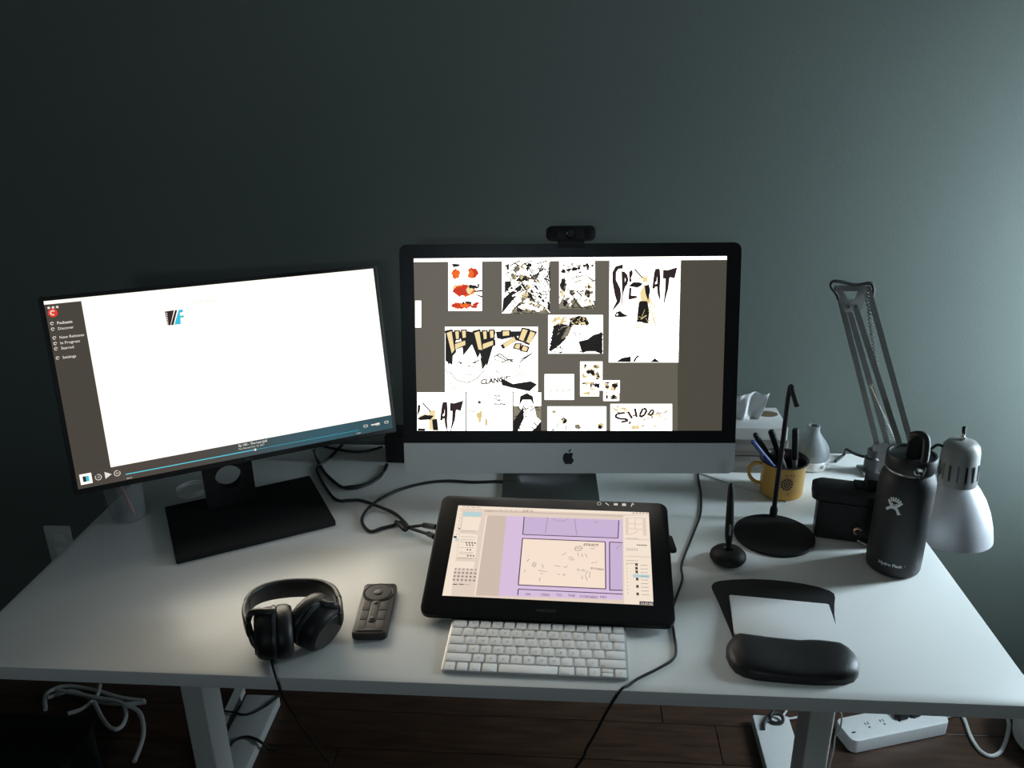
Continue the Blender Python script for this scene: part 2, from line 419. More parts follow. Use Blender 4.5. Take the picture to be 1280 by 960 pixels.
# 2 dense ink page
b = (400, 162, 574, 354)
q = [(0, 0, 'r', b), (1, 1, 'p', [(402, 352), (470, 268), (478, 240), (450, 262), (405, 300), (400, 350)]), (1, 1, 'p', [(574, 318), (530, 262), (522, 244), (524, 285), (574, 345)]),
     (1, 1, 'p', [(410, 238), (432, 236), (440, 265), (410, 280)]), (4, .5, 'p', [(430, 354), (480, 300), (530, 300), (574, 354)]), (1, 1, 'p', [(440, 165), (455, 200), (432, 232), (450, 205)])]
q += blots((425, 200, 560, 250), 26, 13, 9, [3, 0, 4, 1, 2], 2) + blots((462, 240, 530, 330), 28, 9, 12, [0, 3, 1, 4, 2], 2) + blots((440, 310, 570, 352), 16, 11, 9, [0, 0, 3, 1], 2) + blots((405, 165, 574, 205), 12, 8, 12, [4, 3, 1, 0], 2)
q += hatch(b, 60, 1, .0006, 1.5, 4) + hatch((415, 200, 565, 340), 45, 0, .0008, 1, 4)
lab(picture(f, SI, scr, q, IM), 'dense black ink page')
# 3 spattered ink page
b = (608, 164, 738, 337)
q = [(0, 0, 'r', b), (4, .8, 'p', [(608, 320), (640, 262), (690, 330), (738, 320), (738, 337), (608, 337)])]
q += blots((608, 185, 636, 285), 9, 8, 10, [1, 4, 1]) + blots((625, 165, 735, 215), 12, 6, 5, [1, 1, 4]) + blots((612, 260, 670, 335), 12, 10, 10, [1, 4, 3, 0], 2) + blots((690, 230, 736, 330), 10, 6, 9, [1, 3, 4])
q += hatch((608, 164, 640, 337), 30, 1, .0008, .3) + hatch((640, 270, 738, 337), 26, 1, .0008, 1.2) + hatch((640, 165, 738, 260), 14, 4)
lab(picture(f, SI, scr, q, IM), 'page of ink spatter and hatching')
# 4 sound-effect page
Z = lambda x, y: ((740 + x / 9.143 - 490) * 2.909, (315 + y / 9.143 - 270) * 2.909)
def zp(*p): return [Z(*t) for t in p]
def letters_AT(tf):
    A = lambda p: [tf(*t) for t in p]
    return [(7, 2, 'p', A([(690, 415), (712, 240), (725, 196), (745, 195), (742, 225), (735, 330), (718, 345), (715, 415)])),
            (7, 2, 'p', A([(745, 195), (770, 195), (778, 300), (770, 420), (778, 548), (752, 480), (745, 400), (748, 300), (742, 225)])),
            (7, 2, 'p', A([(718, 372), (745, 365), (746, 390), (716, 398)])),
            (7, 2, 'p', A([(815, 205), (860, 212), (925, 192), (970, 178), (940, 298), (890, 285), (880, 300), (868, 410), (818, 600), (838, 430), (842, 300), (812, 300)]))]
q = [(0, 0, 'p', [(791, 160), (1050, 157), (1041, 532), (788, 532)]),
     (7, 2, 'p', zp((350, 145), (348, 188), (300, 190), (272, 230), (270, 320), (320, 420), (328, 490), (320, 570), (232, 668), (285, 560), (262, 490), (236, 340), (236, 230), (270, 168))),
     (7, 2, 'p', zp((340, 222), (368, 228), (372, 300), (370, 390), (375, 400), (352, 470), (340, 610), (345, 420))),
     (7, 2, 'p', zp((368, 228), (400, 262), (412, 318), (398, 370), (372, 400), (370, 370), (388, 318), (370, 262))),
     (7, 2, 'p', zp((428, 225), (458, 208), (462, 250), (440, 300), (452, 330), (428, 345))), (7, 2, 'p', zp((428, 412), (446, 410), (442, 500), (508, 505), (515, 520), (418, 542)))]
q += letters_AT(Z)
q += [(1, 3, 'p', zp((415, 390), (470, 345), (540, 345), (580, 360), (560, 385), (520, 408))), (1, 3, 'p', zp((600, 385), (650, 370), (665, 440), (640, 560), (610, 470))),
      (1, 3, 'p', zp((540, 560), (630, 560), (655, 680), (640, 820), (560, 800), (510, 800), (525, 640))), (3, 2.5, 'p', zp((545, 465), (600, 360), (640, 470), (680, 560), (640, 600), (560, 570))),
      (3, 2.5, 'p', zp((570, 290), (630, 280), (640, 340), (580, 350))), (1, 3.5, 'l', (zp((485, 195), (575, 295)), .0012)), (2, 3.5, 'l', (zp((490, 335), (600, 275)), .001)),
      (1, 3, 'p', zp((255, 740), (270, 690), (320, 672), (350, 700), (425, 735), (320, 745))), (0, 3.4, 'p', zp((275, 712), (292, 700), (300, 716), (284, 726)))]
q += blots((860, 375, 960, 412), 6, 16, 3, [2, 3, 2]) + hatch((870, 300, 960, 400), 16, 2, .0006, 2, 4) + hatch((880, 430, 980, 470), 8, 3, .0004)
q += [(1, 1, 'p', [(815, 530), (835, 516), (868, 510), (868, 531)]), (1, 1, 'l', ([(880, 530), (886, 516), (897, 508)], .0016)), (1, 1, 'p', [(938, 531), (953, 519), (948, 512), (975, 531)])]
lab(picture(f, SI, scr, q, IM), 'page with large hand-drawn letters SPLAT')
# 5 wide page with block letters
Y5 = lambda x, y: ((540 + x / 6.4 - 490) * 2.909, (315 + y / 6.4 - 270) * 2.909)
def yp(*p): return [Y5(*t) for t in p]
q = [(0, 0, 'r', (193, 403, 530, 638)), (1, 1, 'p', yp((108, 640), (230, 632), (170, 760), (165, 905), (108, 870))), (1, 1, 'p', yp((205, 640), (290, 632), (330, 640), (385, 810), (365, 850), (320, 740), (250, 830), (240, 720))),
     (1, 1, 'p', yp((340, 640), (510, 632), (490, 750), (440, 920), (410, 800), (395, 850))), (1, 1, 'p', yp((510, 635), (720, 632), (700, 670), (560, 700), (520, 690))),
     (1, 1, 'p', [(395, 588), (440, 610), (505, 600), (528, 612), (500, 637), (440, 625), (400, 615)])]
def blk(*p):
    c = [sum(t[i] for t in p) / len(p) for i in (0, 1)]
    return [(1, 3, 'p', yp(*[(c[0] + (t[0] - c[0]) * 1.12 + math.copysign(7, t[0] - c[0]), c[1] + (t[1] - c[1]) * 1.05 + math.copysign(6, t[1] - c[1])) for t in p])),
            (3, 4, 'p', yp(*[(c[0] + (t[0] - c[0]) * .86, c[1] + (t[1] - c[1]) * .92) for t in p]))]
for dx in (0, 222):
    q += blk((112 + dx, 640), (158 + dx, 625), (185 + dx, 790), (160 + dx, 820) if dx == 0 else (165 + dx - 15, 785))
    q += blk((178 + dx, 735), (272 + dx, 705), (275 + dx, 742), (180 + dx, 780))
    q += blk((183 + dx, 632), (216 + dx, 628), (218 + dx, 695), (192 + dx, 700)) + blk((238 + dx, 628), (272 + dx, 624), (274 + dx, 685), (244 + dx, 690))
q += blk((562, 632), (622, 628), (622, 668), (562, 672)) + blk((560, 740), (660, 672), (680, 705), (580, 768)) + blk((726, 610), (772, 622), (730, 718), (690, 700)) + blk((788, 628), (832, 645), (785, 738), (748, 722)) + blk((672, 735), (710, 735), (700, 778), (655, 765)) + blk((730, 745), (772, 765), (755, 798), (712, 785))
q += hatch((215, 500, 330, 600), 12, 4, .0005, .3) + hatch((370, 500, 510, 590), 18, 4, .0005, .4) + hatch((200, 600, 330, 636), 10, 2, .0006, 1)
q += [(4, 2, 'l', ([(205, 560), (235, 596), (275, 606), (310, 590), (335, 560)], .0009)), (4, 2, 'l', ([(360, 545), (400, 580), (450, 585), (505, 568)], .0007)),
      (1, 2, 'l', ([(380, 505), (415, 525), (445, 520)], .0010)), (1, 2, 'l', ([(470, 520), (490, 510), (508, 500)], .0010)), (1, 2, 'l', ([(238, 528), (258, 536)], .0010)), (1, 2, 'l', ([(290, 536), (320, 522)], .0010))]
q += [(1, 2, 'p', [(196, 500), (212, 470), (216, 520), (206, 545)]), (1, 2, 'p', [(330, 480), (348, 470), (342, 540), (328, 560), (322, 520)]), (1, 2.5, 'l', ([(370, 512), (392, 500), (420, 520), (440, 528)], .0010)), (1, 2.5, 'l', ([(372, 520), (396, 530), (436, 530)], .0007)),
      (1, 2.5, 'l', ([(466, 530), (486, 516), (510, 498)], .0010)), (4, 2.5, 'l', ([(462, 530), (466, 560)], .0008)), (1, 2.5, 'p', blot(250, 535, 4, 4, 7, .1)), (1, 2.5, 'p', blot(302, 533, 4, 4, 7, .1)), (4, 2.5, 'l', ([(262, 580), (280, 574), (296, 580)], .0008)), (4, 2.5, 'l', ([(200, 545), (196, 560), (206, 575)], .0008))]
q += [(1, 4, 't', ('CLANG!!', 322, 612, .0135, dict(shear=.2, bold=.05, rot=.12)))]
lab(picture(f, SI, scr, q, IM), 'wide page with cream block letters')
# 6 swirling ink page
b = (568, 360, 767, 500)
q = [(0, 0, 'r', b)] + blots((575, 362, 640, 400), 14, 6, 5, [3, 2], 1) + blots((640, 362, 718, 402), 20, 9, 7, [1, 1, 3, 4], 2)
for i in range(9):
    t = i / 8
    q.append((1, 2, 'l', ([(572 + 14 * t, 488 - 82 * t), (600 + 10 * t, 470 - 72 * t), (630 + 8 * t, 440 - 40 * t)], .003 - .0012 * (i % 2))))
    q.append((1, 2, 'l', ([(690 - 10 * t, 492 - 30 * t), (725, 480 - 28 * t), (765, 496 - 70 * t)], .0032 - .0014 * (i % 2))))
for i in range(5):
    q.append((1, 3, 'p', [(572 + 7 * i, 492 - 17 * i), (592 + 7 * i, 470 - 16 * i), (618 + 6 * i, 446 - 11 * i), (606 + 6 * i, 462 - 12 * i), (590 + 7 * i, 484 - 15 * i)]))
    q.append((1, 3, 'p', [(668 + 10 * i, 498 - 12 * i), (700 + 8 * i, 484 - 13 * i), (735 + 5 * i, 486 - 15 * i), (765, 496 - 18 * i), (735 + 4 * i, 492 - 13 * i), (700 + 6 * i, 492 - 11 * i)]))
q += [(1, 3.2, 'p', [(642, 398), (650, 372), (680, 362), (706, 368), (718, 392), (706, 400), (700, 384), (672, 392), (655, 392), (650, 408)]), (4, 2.6, 'p', [(600, 432), (616, 404), (640, 396), (652, 408), (640, 436), (616, 448)])]
q += hatch((650, 366, 712, 392), 18, 3, .0007, 1.0, 4)
q += hatch((640, 400, 720, 450), 10, 4, .0006, .3) + hatch((575, 420, 620, 498), 16, 1, .0008, .6)
lab(picture(f, SI, scr, q, IM), 'page of swirling black drapery strokes')
# 7 blank note
q = [(0, 0, 'r', (555, 575, 662, 668))]
for i in range(4): q.append((1, 1, 't', ('uh', 570 + i * 21, 640 - (i % 2) * 2, .0085, dict(shear=.2, bold=.03))))
lab(picture(f, SI, scr, q, IM), 'nearly blank note')
# 8, 9 small strips
for bx, n in (((684, 529, 765, 597), 12), ((684, 599, 768, 634), 8), ((684, 635, 753, 655), 3), ((768, 597, 828, 644), 8), ((768, 646, 826, 672), 4)):
    q = [(0, 0, 'r', bx)] + blots(bx, n, 8, 7, [1, 2, 3, 4, 1]) + hatch(bx, n, 2, .0005)
    picture(f, SI, scr, q, IM)
# 10 lower strips
T10 = lambda x, y: (490 - 490 + (510 + x / 7.111 - 490) * 2.909, (440 + y / 7.111 - 270) * 2.909)
def tp(*p): return [T10(*t) for t in p]
q = [(0, 0, 'r', (92, 641, 269, 780))]
tA = lambda x, y: T10(288 + (x - 690) * .72, 445 + (y - 195) * .72)
q += [(a, z, k, [(u, min(v, 780)) for u, v in d]) for a, z, k, d in letters_AT(tA)]
q += [(1, 3, 'p', tp((80, 590), (150, 555), (230, 565), (200, 600), (110, 605))), (1, 3, 'p', tp((215, 600), (260, 590), (272, 695), (225, 695))), (1, 3, 'p', tp((88, 470), (112, 468), (108, 520), (84, 570))), (1, 3, 'p', tp((90, 675), (160, 680), (150, 697), (88, 697))),
      (3, 2.5, 'p', tp((190, 520), (245, 520), (240, 690), (190, 690))), (1, 4, 'l', (tp((130, 450), (200, 525)), .0012)), (2, 4, 'l', (tp((100, 575), (240, 515)), .001))]
q.append((1, 5, 'r', (268, 641, 271, 780)))
lab(picture(f, SI, scr, q, IM), 'strip with large letters AT')
q = [(0, 0, 'r', (272, 641, 440, 780))]
for i, t in enumerate(('And', 'Then,', 'Another')): q.append((1, 2, 't', (t, 371, 657 + i * 15, .0070, dict(bold=.05))))
q += blots((310, 668, 326, 684), 2, 8, 5, [1, 4]) + blots((305, 700, 330, 760), 4, 6, 16, [3, 2]) + blots((335, 720, 350, 775), 3, 4, 14, [3, 2]) + [(4, 2, 'l', ([(276, 705), (295, 712), (315, 704)], .0008)), (4, 2, 'l', ([(352, 735), (380, 765)], .0005))]
q += [(1, 5, 'r', (438.5, 641, 441.5, 780)), (1, 5, 'r', (272, 638, 541, 641))]
lab(picture(f, SI, scr, q, IM), 'pale strip with three lines of text')
q = [(0, 0, 'r', (442, 641, 542, 780)), (1, 1, 'p', [(442, 745), (470, 705), (478, 690), (480, 735), (458, 780), (442, 780)]), (1, 1, 'p', [(542, 745), (522, 770), (510, 780), (542, 780)]),
     (1, 1, 'p', [(462, 690), (466, 655), (490, 643), (512, 655), (517, 690), (505, 668), (475, 668)]), (4, .6, 'p', [(442, 745), (442, 690), (462, 690), (472, 720)]), (4, .6, 'p', [(517, 690), (542, 690), (542, 745), (525, 730)])]
q += hatch((445, 690, 540, 778), 14, 1, .0007, 1) + hatch((472, 670, 508, 730), 8, 4, .0006, .4)
lab(picture(f, SI, scr, q, IM), 'strip with dark ink wedges')
# 11, 12
b = (565, 692, 779, 780)
q = [(0, 0, 'r', b)] + blots((575, 700, 610, 720), 4, 7, 3, [2, 4]) + blots((610, 728, 640, 760), 5, 8, 6, [1, 2]) + blots((660, 755, 690, 778), 4, 8, 6, [1, 4]) + blots((745, 750, 772, 778), 5, 9, 7, [1, 1, 2]) + [(1, 2, 'l', ([(598, 768), (607, 750)], .0008)), (1, 2, 'l', ([(632, 778), (632, 760)], .0008)), (1, 2, 'p', [(577, 779), (588, 772), (590, 779)])]
lab(picture(f, SI, scr, q, IM), 'strip with sparse ink dots')
Z12 = lambda x, y: ((670 + x / 6.4 - 490) * 2.909, (440 + y / 6.4 - 270) * 2.909)
def wp(*p): return [Z12(*t) for t in p]
q = [(0, 0, 'r', (794, 683, 1018, 780))] + blots((800, 688, 860, 720), 8, 7, 4, [3, 2]) + blots((900, 700, 1005, 775), 12, 7, 4, [3, 2, 2]) + blots((860, 755, 905, 778), 6, 9, 4, [2, 3])
for s_, w_ in ((((710, 485), (650, 492), (632, 515), (665, 532), (725, 535), (735, 548), (680, 560)), .0032), (((735, 475), (768, 530)), .0034), (((790, 450), (805, 520)), .0034), (((770, 512), (800, 500)), .002),
               (((855, 450), (830, 500), (835, 520), (868, 500), (885, 462), (860, 448)), .0034), (((895, 500), (925, 460), (942, 470), (925, 500), (905, 505)), .0028), (((955, 505), (975, 480), (985, 490), (1050, 478)), .0014), (((740, 572), (758, 558)), .003), (((1030, 445), (1040, 435)), .001)):
    q.append((7, 3, 'l', (wp(*s_), w_ * .6)))
q += [(7, 3, 'p', wp((920, 515), (935, 515), (930, 528)))]
lab(picture(f, SI, scr, q, IM), 'strip with slanted hand-drawn letters')

# webcam on top of the computer
wc = thing('webcam', 'black wide webcam perched on top of the all-in-one computer', 'webcam', tuple(SI @ Vector((.0025, .196, -.004))))
mb = MB()
mb.rings([[(x + .0025, y + .213, z) for x, y in rrect(.094 - 2 * i, .029 - 2 * i, .011 - i)] for i, z in ((.004, .022), (.001, .021), (0, .016), (0, -.004), (.006, -.012))]); mb.build('body', M_BLACK, wc, SI)
MB().lathe([(.009, .0), (.011, .0005), (.011, .0022), (.0085, .003), (.007, .0015)], 24, TR(.0025, .213, .0215)).build('lens', M_GLASSBK, wc, SI)
for sx in (-1, 1): MB().slab(.017, .019, 0, .0006, .002, .0002, TR(.0025 + sx * .034, .213, .0219)).build('speaker_grille', M_BLACKM, wc, SI)
m_ = MB(); m_.box((.0025, .1965, .012), (.05, .006, .02)); m_.box((.0025, .192, .0125), (.05, .012, .003)); m_.box((.0025, .1972, -.014), (.046, .004, .03)); m_.build('clip', M_BLACK, wc, SI, smooth=False)

# ================================================================== WIDE-ANGLED SECOND MONITOR
SD = TR(-.5002, .4872, .3015 + H) @ Matrix.Rotation(math.radians(33.108), 4, 'Z') @ Matrix.Rotation(math.radians(1.7988), 4, 'Y') @ Matrix.Rotation(math.radians(-13.3102), 4, 'X') @ RX(PI / 2)
mon = thing('monitor', 'thin-bezel black monitor with a glowing white window, angled beside the computer', 'monitor', (-.505, .46, H))
MB().slab(.613, .354, -.016, -.0005, .004, .001, TR(0, -.0015, 0)).build('bezel', M_BLACK, mon, SD)
mb = MB(); mb.rings([[(x, y, z) for x, y in rrect(a, b, .012)] for a, b, z in ((.60, .34, -.016), (.56, .30, -.024), (.36, .24, -.034), (.26, .20, -.044))]); mb.build('back_cover', M_BLACKM, mon, SD)
dl = MB(); x0, y0 = onplane(307, 573, SD); dl.text('DELL', 0, -.1755, .0065, -.0003, align='CENTER'); dl.flat = True
dl.build('maker_mark', M_TEXTD, mon, SD, smooth=False)
E_DWHITE = emit('monitor_white', (1.2, 1.12, 1.01), 1., True)
E_DSIDE = em('monitor_sidebar', 72, 67, 60)
E_DBAR = em('monitor_bar_brown', 78, 70, 65)
E_DTEAL = em('monitor_bar_teal', 60, 92, 104)
E_DMID = em('monitor_bar_mid', 62, 72, 76)
E_DTXT = em('monitor_text', 235, 225, 215)
E_DCYAN = em('monitor_cyan', 90, 200, 220)
E_DCYAN2 = em('monitor_logo_cyan', 60, 195, 222)
E_DRED = em('monitor_red', 225, 60, 45)
E_DFAINT = emit('monitor_faint', (.75, .72, .68), 1., False)
E_DLOGO = em('monitor_logo_dark', 52, 36, 36)
ds = MB().box((0, 0, -.0003), (.597, .336, .0008)).build('screen', E_DWHITE, mon, SD, smooth=False)
DM = [E_DWHITE, E_DSIDE, E_DBAR, E_DTEAL, E_DMID, E_DTXT, E_DCYAN, E_DRED, E_DFAINT, E_DLOGO, E_DCYAN2]
X0, X1, Y0, Y1 = -.2985, .2985, -.168, .168
XS, YB, YT = -.2412, Y0 + .0285, Y1 - .006
def px_d(x, y): return onplane(x, y, SD)
def dpic(name, items, mats=DM):
    m = MB(); m.flat = True
    for mi, z, k, d in items:
        m.m = mi; zz = .0003 + z * .00015
        if k == 'p': m.poly(d, zz)
        elif k == 'l': m.line(d[0], d[1], zz)
        elif k == 't': m.text(d[0], d[1], d[2], d[3], zz, **(d[4] if len(d) > 4 else {}))
    return m.build(name, mats, ds, SD, smooth=False)
def rc(x0, y0, x1, y1): return [(x0, y0), (x1, y0), (x1, y1), (x0, y1)]
def circ(x, y, r, n=20): return [(x + r * math.cos(2 * PI * i / n), y + r * math.sin(2 * PI * i / n)) for i in range(n)]
def arc(x, y, r, a0, a1, n=12): return [(x + r * math.cos(a0 + (a1 - a0) * i / n), y + r * math.sin(a0 + (a1 - a0) * i / n)) for i in range(n + 1)]
it = [(1, 0, 'p', rc(X0, Y0, XS, YT))]
for i in range(3): it.append((5, 1, 'p', circ(X0 + .006 + .0065 * i, YT - .006, .0021)))
cx, cy = px_d(66, 391); it += [(7, 1, 'p', circ(cx, cy, .0075)), (5, 2, 'l', (arc(cx, cy, .0035, .6, 5.2), .002))]
for t, (px, py) in (('Podcasts', (71, 403)), ('Discover', (72, 410)), ('New Releases', (74, 421)), ('In Progress', (75, 428)), ('Starred', (76, 434.5)), ('Settings', (78, 446))):
    x, y = px_d(px, py)
    it.append((5, 1, 't', (t, x, y - .0035, .0068, dict(bold=.02 if t == 'Podcasts' else .008))))
    it.append((5, 1, 'l', (arc(x - .0075, y - .001, .0023, 0, 5.3), .0012)))
lab(dpic('sidebar', it), 'dark sidebar with menu text')
it = []; NG = 24
for i in range(NG):
    t = i / (NG - 1); k = max(0, min(1, (t - .25) / .55)); k = k * k * (3 - 2 * k)
    DM.append(em('monitor_bar_%02d' % i, 78 - 20 * k - 14 * max(0, t - .8) * 5 * .5, 70 + 20 * k - 20 * max(0, t - .8) * 5 * .5, 64 + 38 * k - 26 * max(0, t - .8) * 5 * .5))
    it.append((len(DM) - 1, 0, 'p', rc(X0 + (X1 - X0) * i / NG, Y0, X0 + (X1 - X0) * (i + 1) / NG, YB)))
x, y = px_d(107.5, 598.5); it += [(0, 1, 'p', rc(x - .0095, y - .0095, x + .0095, y + .0095)), (9, 2, 'p', rc(x - .005, y - .005, x, y + .005)), (10, 2, 'p', rc(x, y - .005, x + .005, y + .005))]
x, y = px_d(123, 596.5); it += [(5, 1, 'l', (arc(x, y, .005, 2.4, 8.2), .0011)), (5, 1, 't', ('10', x, y - .0018, .005, dict(align='CENTER')))]
x, y = px_d(135, 593.5); it += [(5, 1, 'p', [(x - .005, y - .0065), (x + .0062, y), (x - .005, y + .0065)])]
x, y = px_d(146.5, 591.5); it += [(5, 1, 'l', (arc(x, y, .005, .7, -5.1), .0011)), (5, 1, 't', ('30', x, y - .0018, .005, dict(align='CENTER')))]
a, b, c = px_d(157, 593), px_d(319, 562), px_d(449, 537.5)
it += [(6, 1, 'l', ([a, b], .0018)), (10, 1, 'l', ([b, c], .0006)), (5, 2, 'p', circ(*b, .0023))]
x, y = px_d(298, 558); it.append((5, 1, 't', ('Ep 100 - The Last Jedi', x, y - .001, .0062, dict(bold=.02))))
x, y = px_d(298, 562); it.append((5, 1, 't', ('The Filmcast Dec 18, 2017', x, y - .001, .0046)))
x, y = px_d(158, 597); it.append((5, 1, 't', ('34:16', x, y - .003, .004)))
x, y = px_d(445, 541); it.append((5, 1, 't', ('-12:27', x, y - .003, .004)))
for px, py in ((457, 532.5), (472, 530), (483, 527.5)):
    x, y = px_d(px, py); it += [(5, 1, 'l', ([(x - .004, y - .002), (x + .004, y - .002), (x + .004, y + .002), (x - .004, y + .002), (x - .004, y - .002)], .001))]
x, y = px_d(465, 531); it.append((5, 1, 'p', rc(x - .002, y - .0015, x + .016, y + .0012)))
lab(dpic('player_bar', it), 'dark player bar with play button and cyan progress line')
LZ = lambda u, v: px_d(50 + u / 5.333, 360 + v / 5.333)
it = [(9, 0, 'p', [LZ(*t) for t in ((850, 250), (870, 248), (893, 148), (832, 157))]), (9, 0, 'p', [LZ(*t) for t in ((872, 248), (890, 246), (914, 147), (900, 148))]),
      (10, 0, 'p', [LZ(*t) for t in ((896, 244), (938, 241), (936, 198), (960, 195), (958, 182), (934, 185), (932, 165), (953, 160), (952, 142), (924, 146))])]
for i in range(7): it.append((0, 1, 'p', [LZ(u + 840 + i * 1.6, 166 + i * 13 + v) for u, v in ((0, 7), (7, 6), (7, 0), (0, 1))]))
lab(dpic('podcast_logo', it), 'dark and cyan VF film strip logo')
x, y = LZ(1005, 108); dpic('caption', [(8, 0, 't', ('Top Podcast', x, y, .0085))])
# the panel's backlight: an LCD throws most of its light straight ahead
bl = bpy.data.lights.new('monitor_backlight', 'AREA'); bl.shape = 'RECTANGLE'; bl.size = .50; bl.size_y = .225; bl.energy = 2.1; bl.color = (1, .90, .72); bl.spread = math.radians(128)
blo = bpy.data.objects.new('monitor_backlight', bl); COL.objects.link(blo); blo.parent = mon
blo.matrix_local = WORLD[mon.name].inverted() @ SD @ TR(.025, -.02, .0015) @ RX(PI)
# stand
SB = TR(-.4993, .449, H) @ RZ(math.radians(30.2))
MB().slab(.297, .217, 0, .011, .004, .0015).build('base_plate', M_BLACKM, mon, SB)
nk = MB(); NW, NH, hr, hz, th = .096, .27, .026, .062, .024
SN = SB @ TR(-.022, .066, .011) @ RX(PI / 2)     # x right, y up, z toward the front
n = 48; outer = []; inner = []
for i in range(n):
    a = 2 * PI * i / n + PI / 4; c, s = math.cos(a), math.sin(a)
    k = 1 / max(abs(c), abs(s)); ox, oy = c * k * NW / 2, s * k
    oy = hz + (oy * (NH - hz) if oy > 0 else oy * hz)
    outer.append((ox, oy)); inner.append((hr * c, hz + hr * s))
vs_ = [(x, y, z) for z in (-th / 2, th / 2) for r_ in (outer, inner) for x, y in r_]; fs_ = []
for i in range(n):
    j = (i + 1) % n
    fs_ += [(i, n + i, n + j, j), (2 * n + i, 2 * n + j, 3 * n + j, 3 * n + i), (i, j, 2 * n + j, 2 * n + i), (n + i, 3 * n + i, 3 * n + j, n + j)]
nk.add(vs_, fs_); nk.build('stand_neck', M_BLACK, mon, SN, ang=30)
hd = SD @ Vector((0, 0, -.05)); nt_ = SN @ Vector((0, .24, .01))
MB().tube([nt_, (nt_ + hd) / 2, hd], .03, 12).build('swivel_joint', M_BLACK, mon)

# ================================================================== PEN DISPLAY TABLET
SW = TR(.1084, .2605, .0614 + H) @ RZ(math.radians(-1.4622)) @ RX(math.radians(19.6284))
tab = thing('pen_display', 'black pen display tablet propped up, showing lilac comic layout', 'tablet', (.1084, .26, H))
MB().slab(.412, .256, -.012, 0, .017, .003, TR(.0, -.006, 0), n=8).build('body', M_GLASSBK, tab, SW)
for sx in (-1, 1):
    lp = SW @ Vector((sx * .165, .085, -.012))
    lm = MB(); e = Vector((lp.x, lp.y + .05, H + .004)); lm.tube([lp, e], .007, 8, smooth=False); lm.slab(.02, .012, H, H + .008, .004, .001, TR(e.x, e.y, 0)); lm.build('leg', M_BLACK, tab)
fm = SW @ Vector((0, -.135, -.014))
MB().box((0, -.116, -.0148), (.36, .012, .0056)).build('front_foot', M_RUBBER, tab, SW, smooth=False)
MB().slab(.012, .034, -.011, -.004, .004, .001, TR(.2085, .034, 0) @ RZ(.22)).build('pen_loop', M_BLACK, tab, SW)
tm = MB(); tm.flat = True; tm.text('wacom', 0, -.119, .011, .0004, align='CENTER'); tm.build('maker_mark', M_TEXTD, tab, SW, smooth=False)
E_T = {k: em('tablet_' + k, *c, kk, s_) for k, c, kk, s_ in (('beige', (226, 206, 190), 1, True), ('light', (243, 226, 208), 1, False), ('mid', (205, 186, 172), 1, False), ('lilac', (214, 190, 220), 1, True), ('lilac2', (200, 178, 212), 1, False), ('cream', (246, 224, 206), 1, True),
      ('line', (66, 48, 78), 1, False), ('ink', (70, 60, 66), 1, False), ('soft', (150, 136, 132), 1, False), ('sky', (180, 208, 212), 1, False), ('black', (22, 20, 20), 1, False), ('pink', (215, 165, 155), 1, False), ('plum', (60, 42, 52), 1, False), ('white', (250, 245, 238), 1, False))}
TN = list(E_T); TM = list(E_T.values()); ti = {k: i for i, k in enumerate(TN)}
ts = MB().box((0, 0, .0001), (.3442, .1936, .0008)).build('screen', E_T['beige'], tab, SW, smooth=False)
def wt(u, v): return onplane(500 + u / 3.368, 600 + v / 3.368, SW)
def tpic(name, items):
    m = MB(); m.flat = True
    for k, z, kind, d in items:
        m.m = ti[k]; zz = .0007 + z * .00015
        if kind == 'p': m.poly([wt(*t) for t in d], zz)
        elif kind == 'l': m.line([wt(*t) for t in d[0]], d[1], zz)
        elif kind == 't': x, y = wt(d[1], d[2]); m.text(d[0], x, y, d[3], zz, **(d[4] if len(d) > 4 else {}))
        elif kind == 'q': m.poly(d, zz)
    return m.build(name, TM, ts, SW, smooth=False)
it = [('light', 0, 'p', [(247, 108), (245, 119), (1048, 149), (1047, 138)]), ('mid', 0, 'p', [(355, 128), (354, 134), (940, 156), (940, 150)]), ('ink', 1, 't', ('File  Edit  Page  Layer', 262, 116, .004)), ('soft', 1, 't', ('page 4', 362, 133, .005)), ('ink', 1, 't', ('CLIP 12', 515, 134, .006))]
it += [('soft', 1, 'l', ([(420 + 22 * i, 127 + i * .8), (428 + 22 * i, 127.3 + i * .8)], .0012)) for i in range(4)] + [('ink', 1, 'l', ([(980 + 14 * i, 141 + .4 * i), (986 + 14 * i, 141 + .4 * i)], .0018)) for i in range(5)]
tpic('menu_bar', it)
it = [('light', 0, 'p', [(245, 119), (178, 488), (215, 489), (262, 128)]), ('sky', 1, 'p', [(268, 134), (266, 154), (342, 156), (344, 138)]), ('light', 1, 'p', [(266, 156), (258, 212), (330, 214), (342, 158)]), ('light', 1, 'p', [(362, 150), (312, 488), (318, 488), (368, 150)]),
      ('black', 2, 'p', [(227, 237), (226, 245), (238, 246), (239, 238)]), ('sky', 2, 'p', [(234, 246), (231, 258), (244, 259), (246, 247)]), ('ink', 2, 'p', [(247, 204), (246, 209), (252, 209), (253, 204)]), ('light', .5, 'p', [(252, 226), (240, 324), (318, 327), (328, 230)]), ('light', .5, 'p', [(236, 342), (228, 370), (310, 374), (316, 345)])]
for r_ in range(4):
    for c_ in range(6): it.append(('soft', 2, 'q', circ(*wt(226 + c_ * 17 - r_ * 2.4 + 8, 376 + r_ * 15 + c_ * .7), .0022 - .0006 * (r_ == 0), 8)))
for r_, (y_, n_) in enumerate(((266, 4), (275, 3), (295, 2), (320, 3))):
    for c_ in range(n_): it.append(('ink', 2, 'q', circ(*wt(280 + c_ * 12 + r_ * 2, y_ + c_ * .5), .0016, 6)))
for y_ in (215, 240, 252, 262, 285, 305, 312, 330, 440): it.append(('soft', 2, 'l', ([(258 - (y_ - 215) * .12, y_), (318 - (y_ - 215) * .1, y_ + 2)], .0007)))
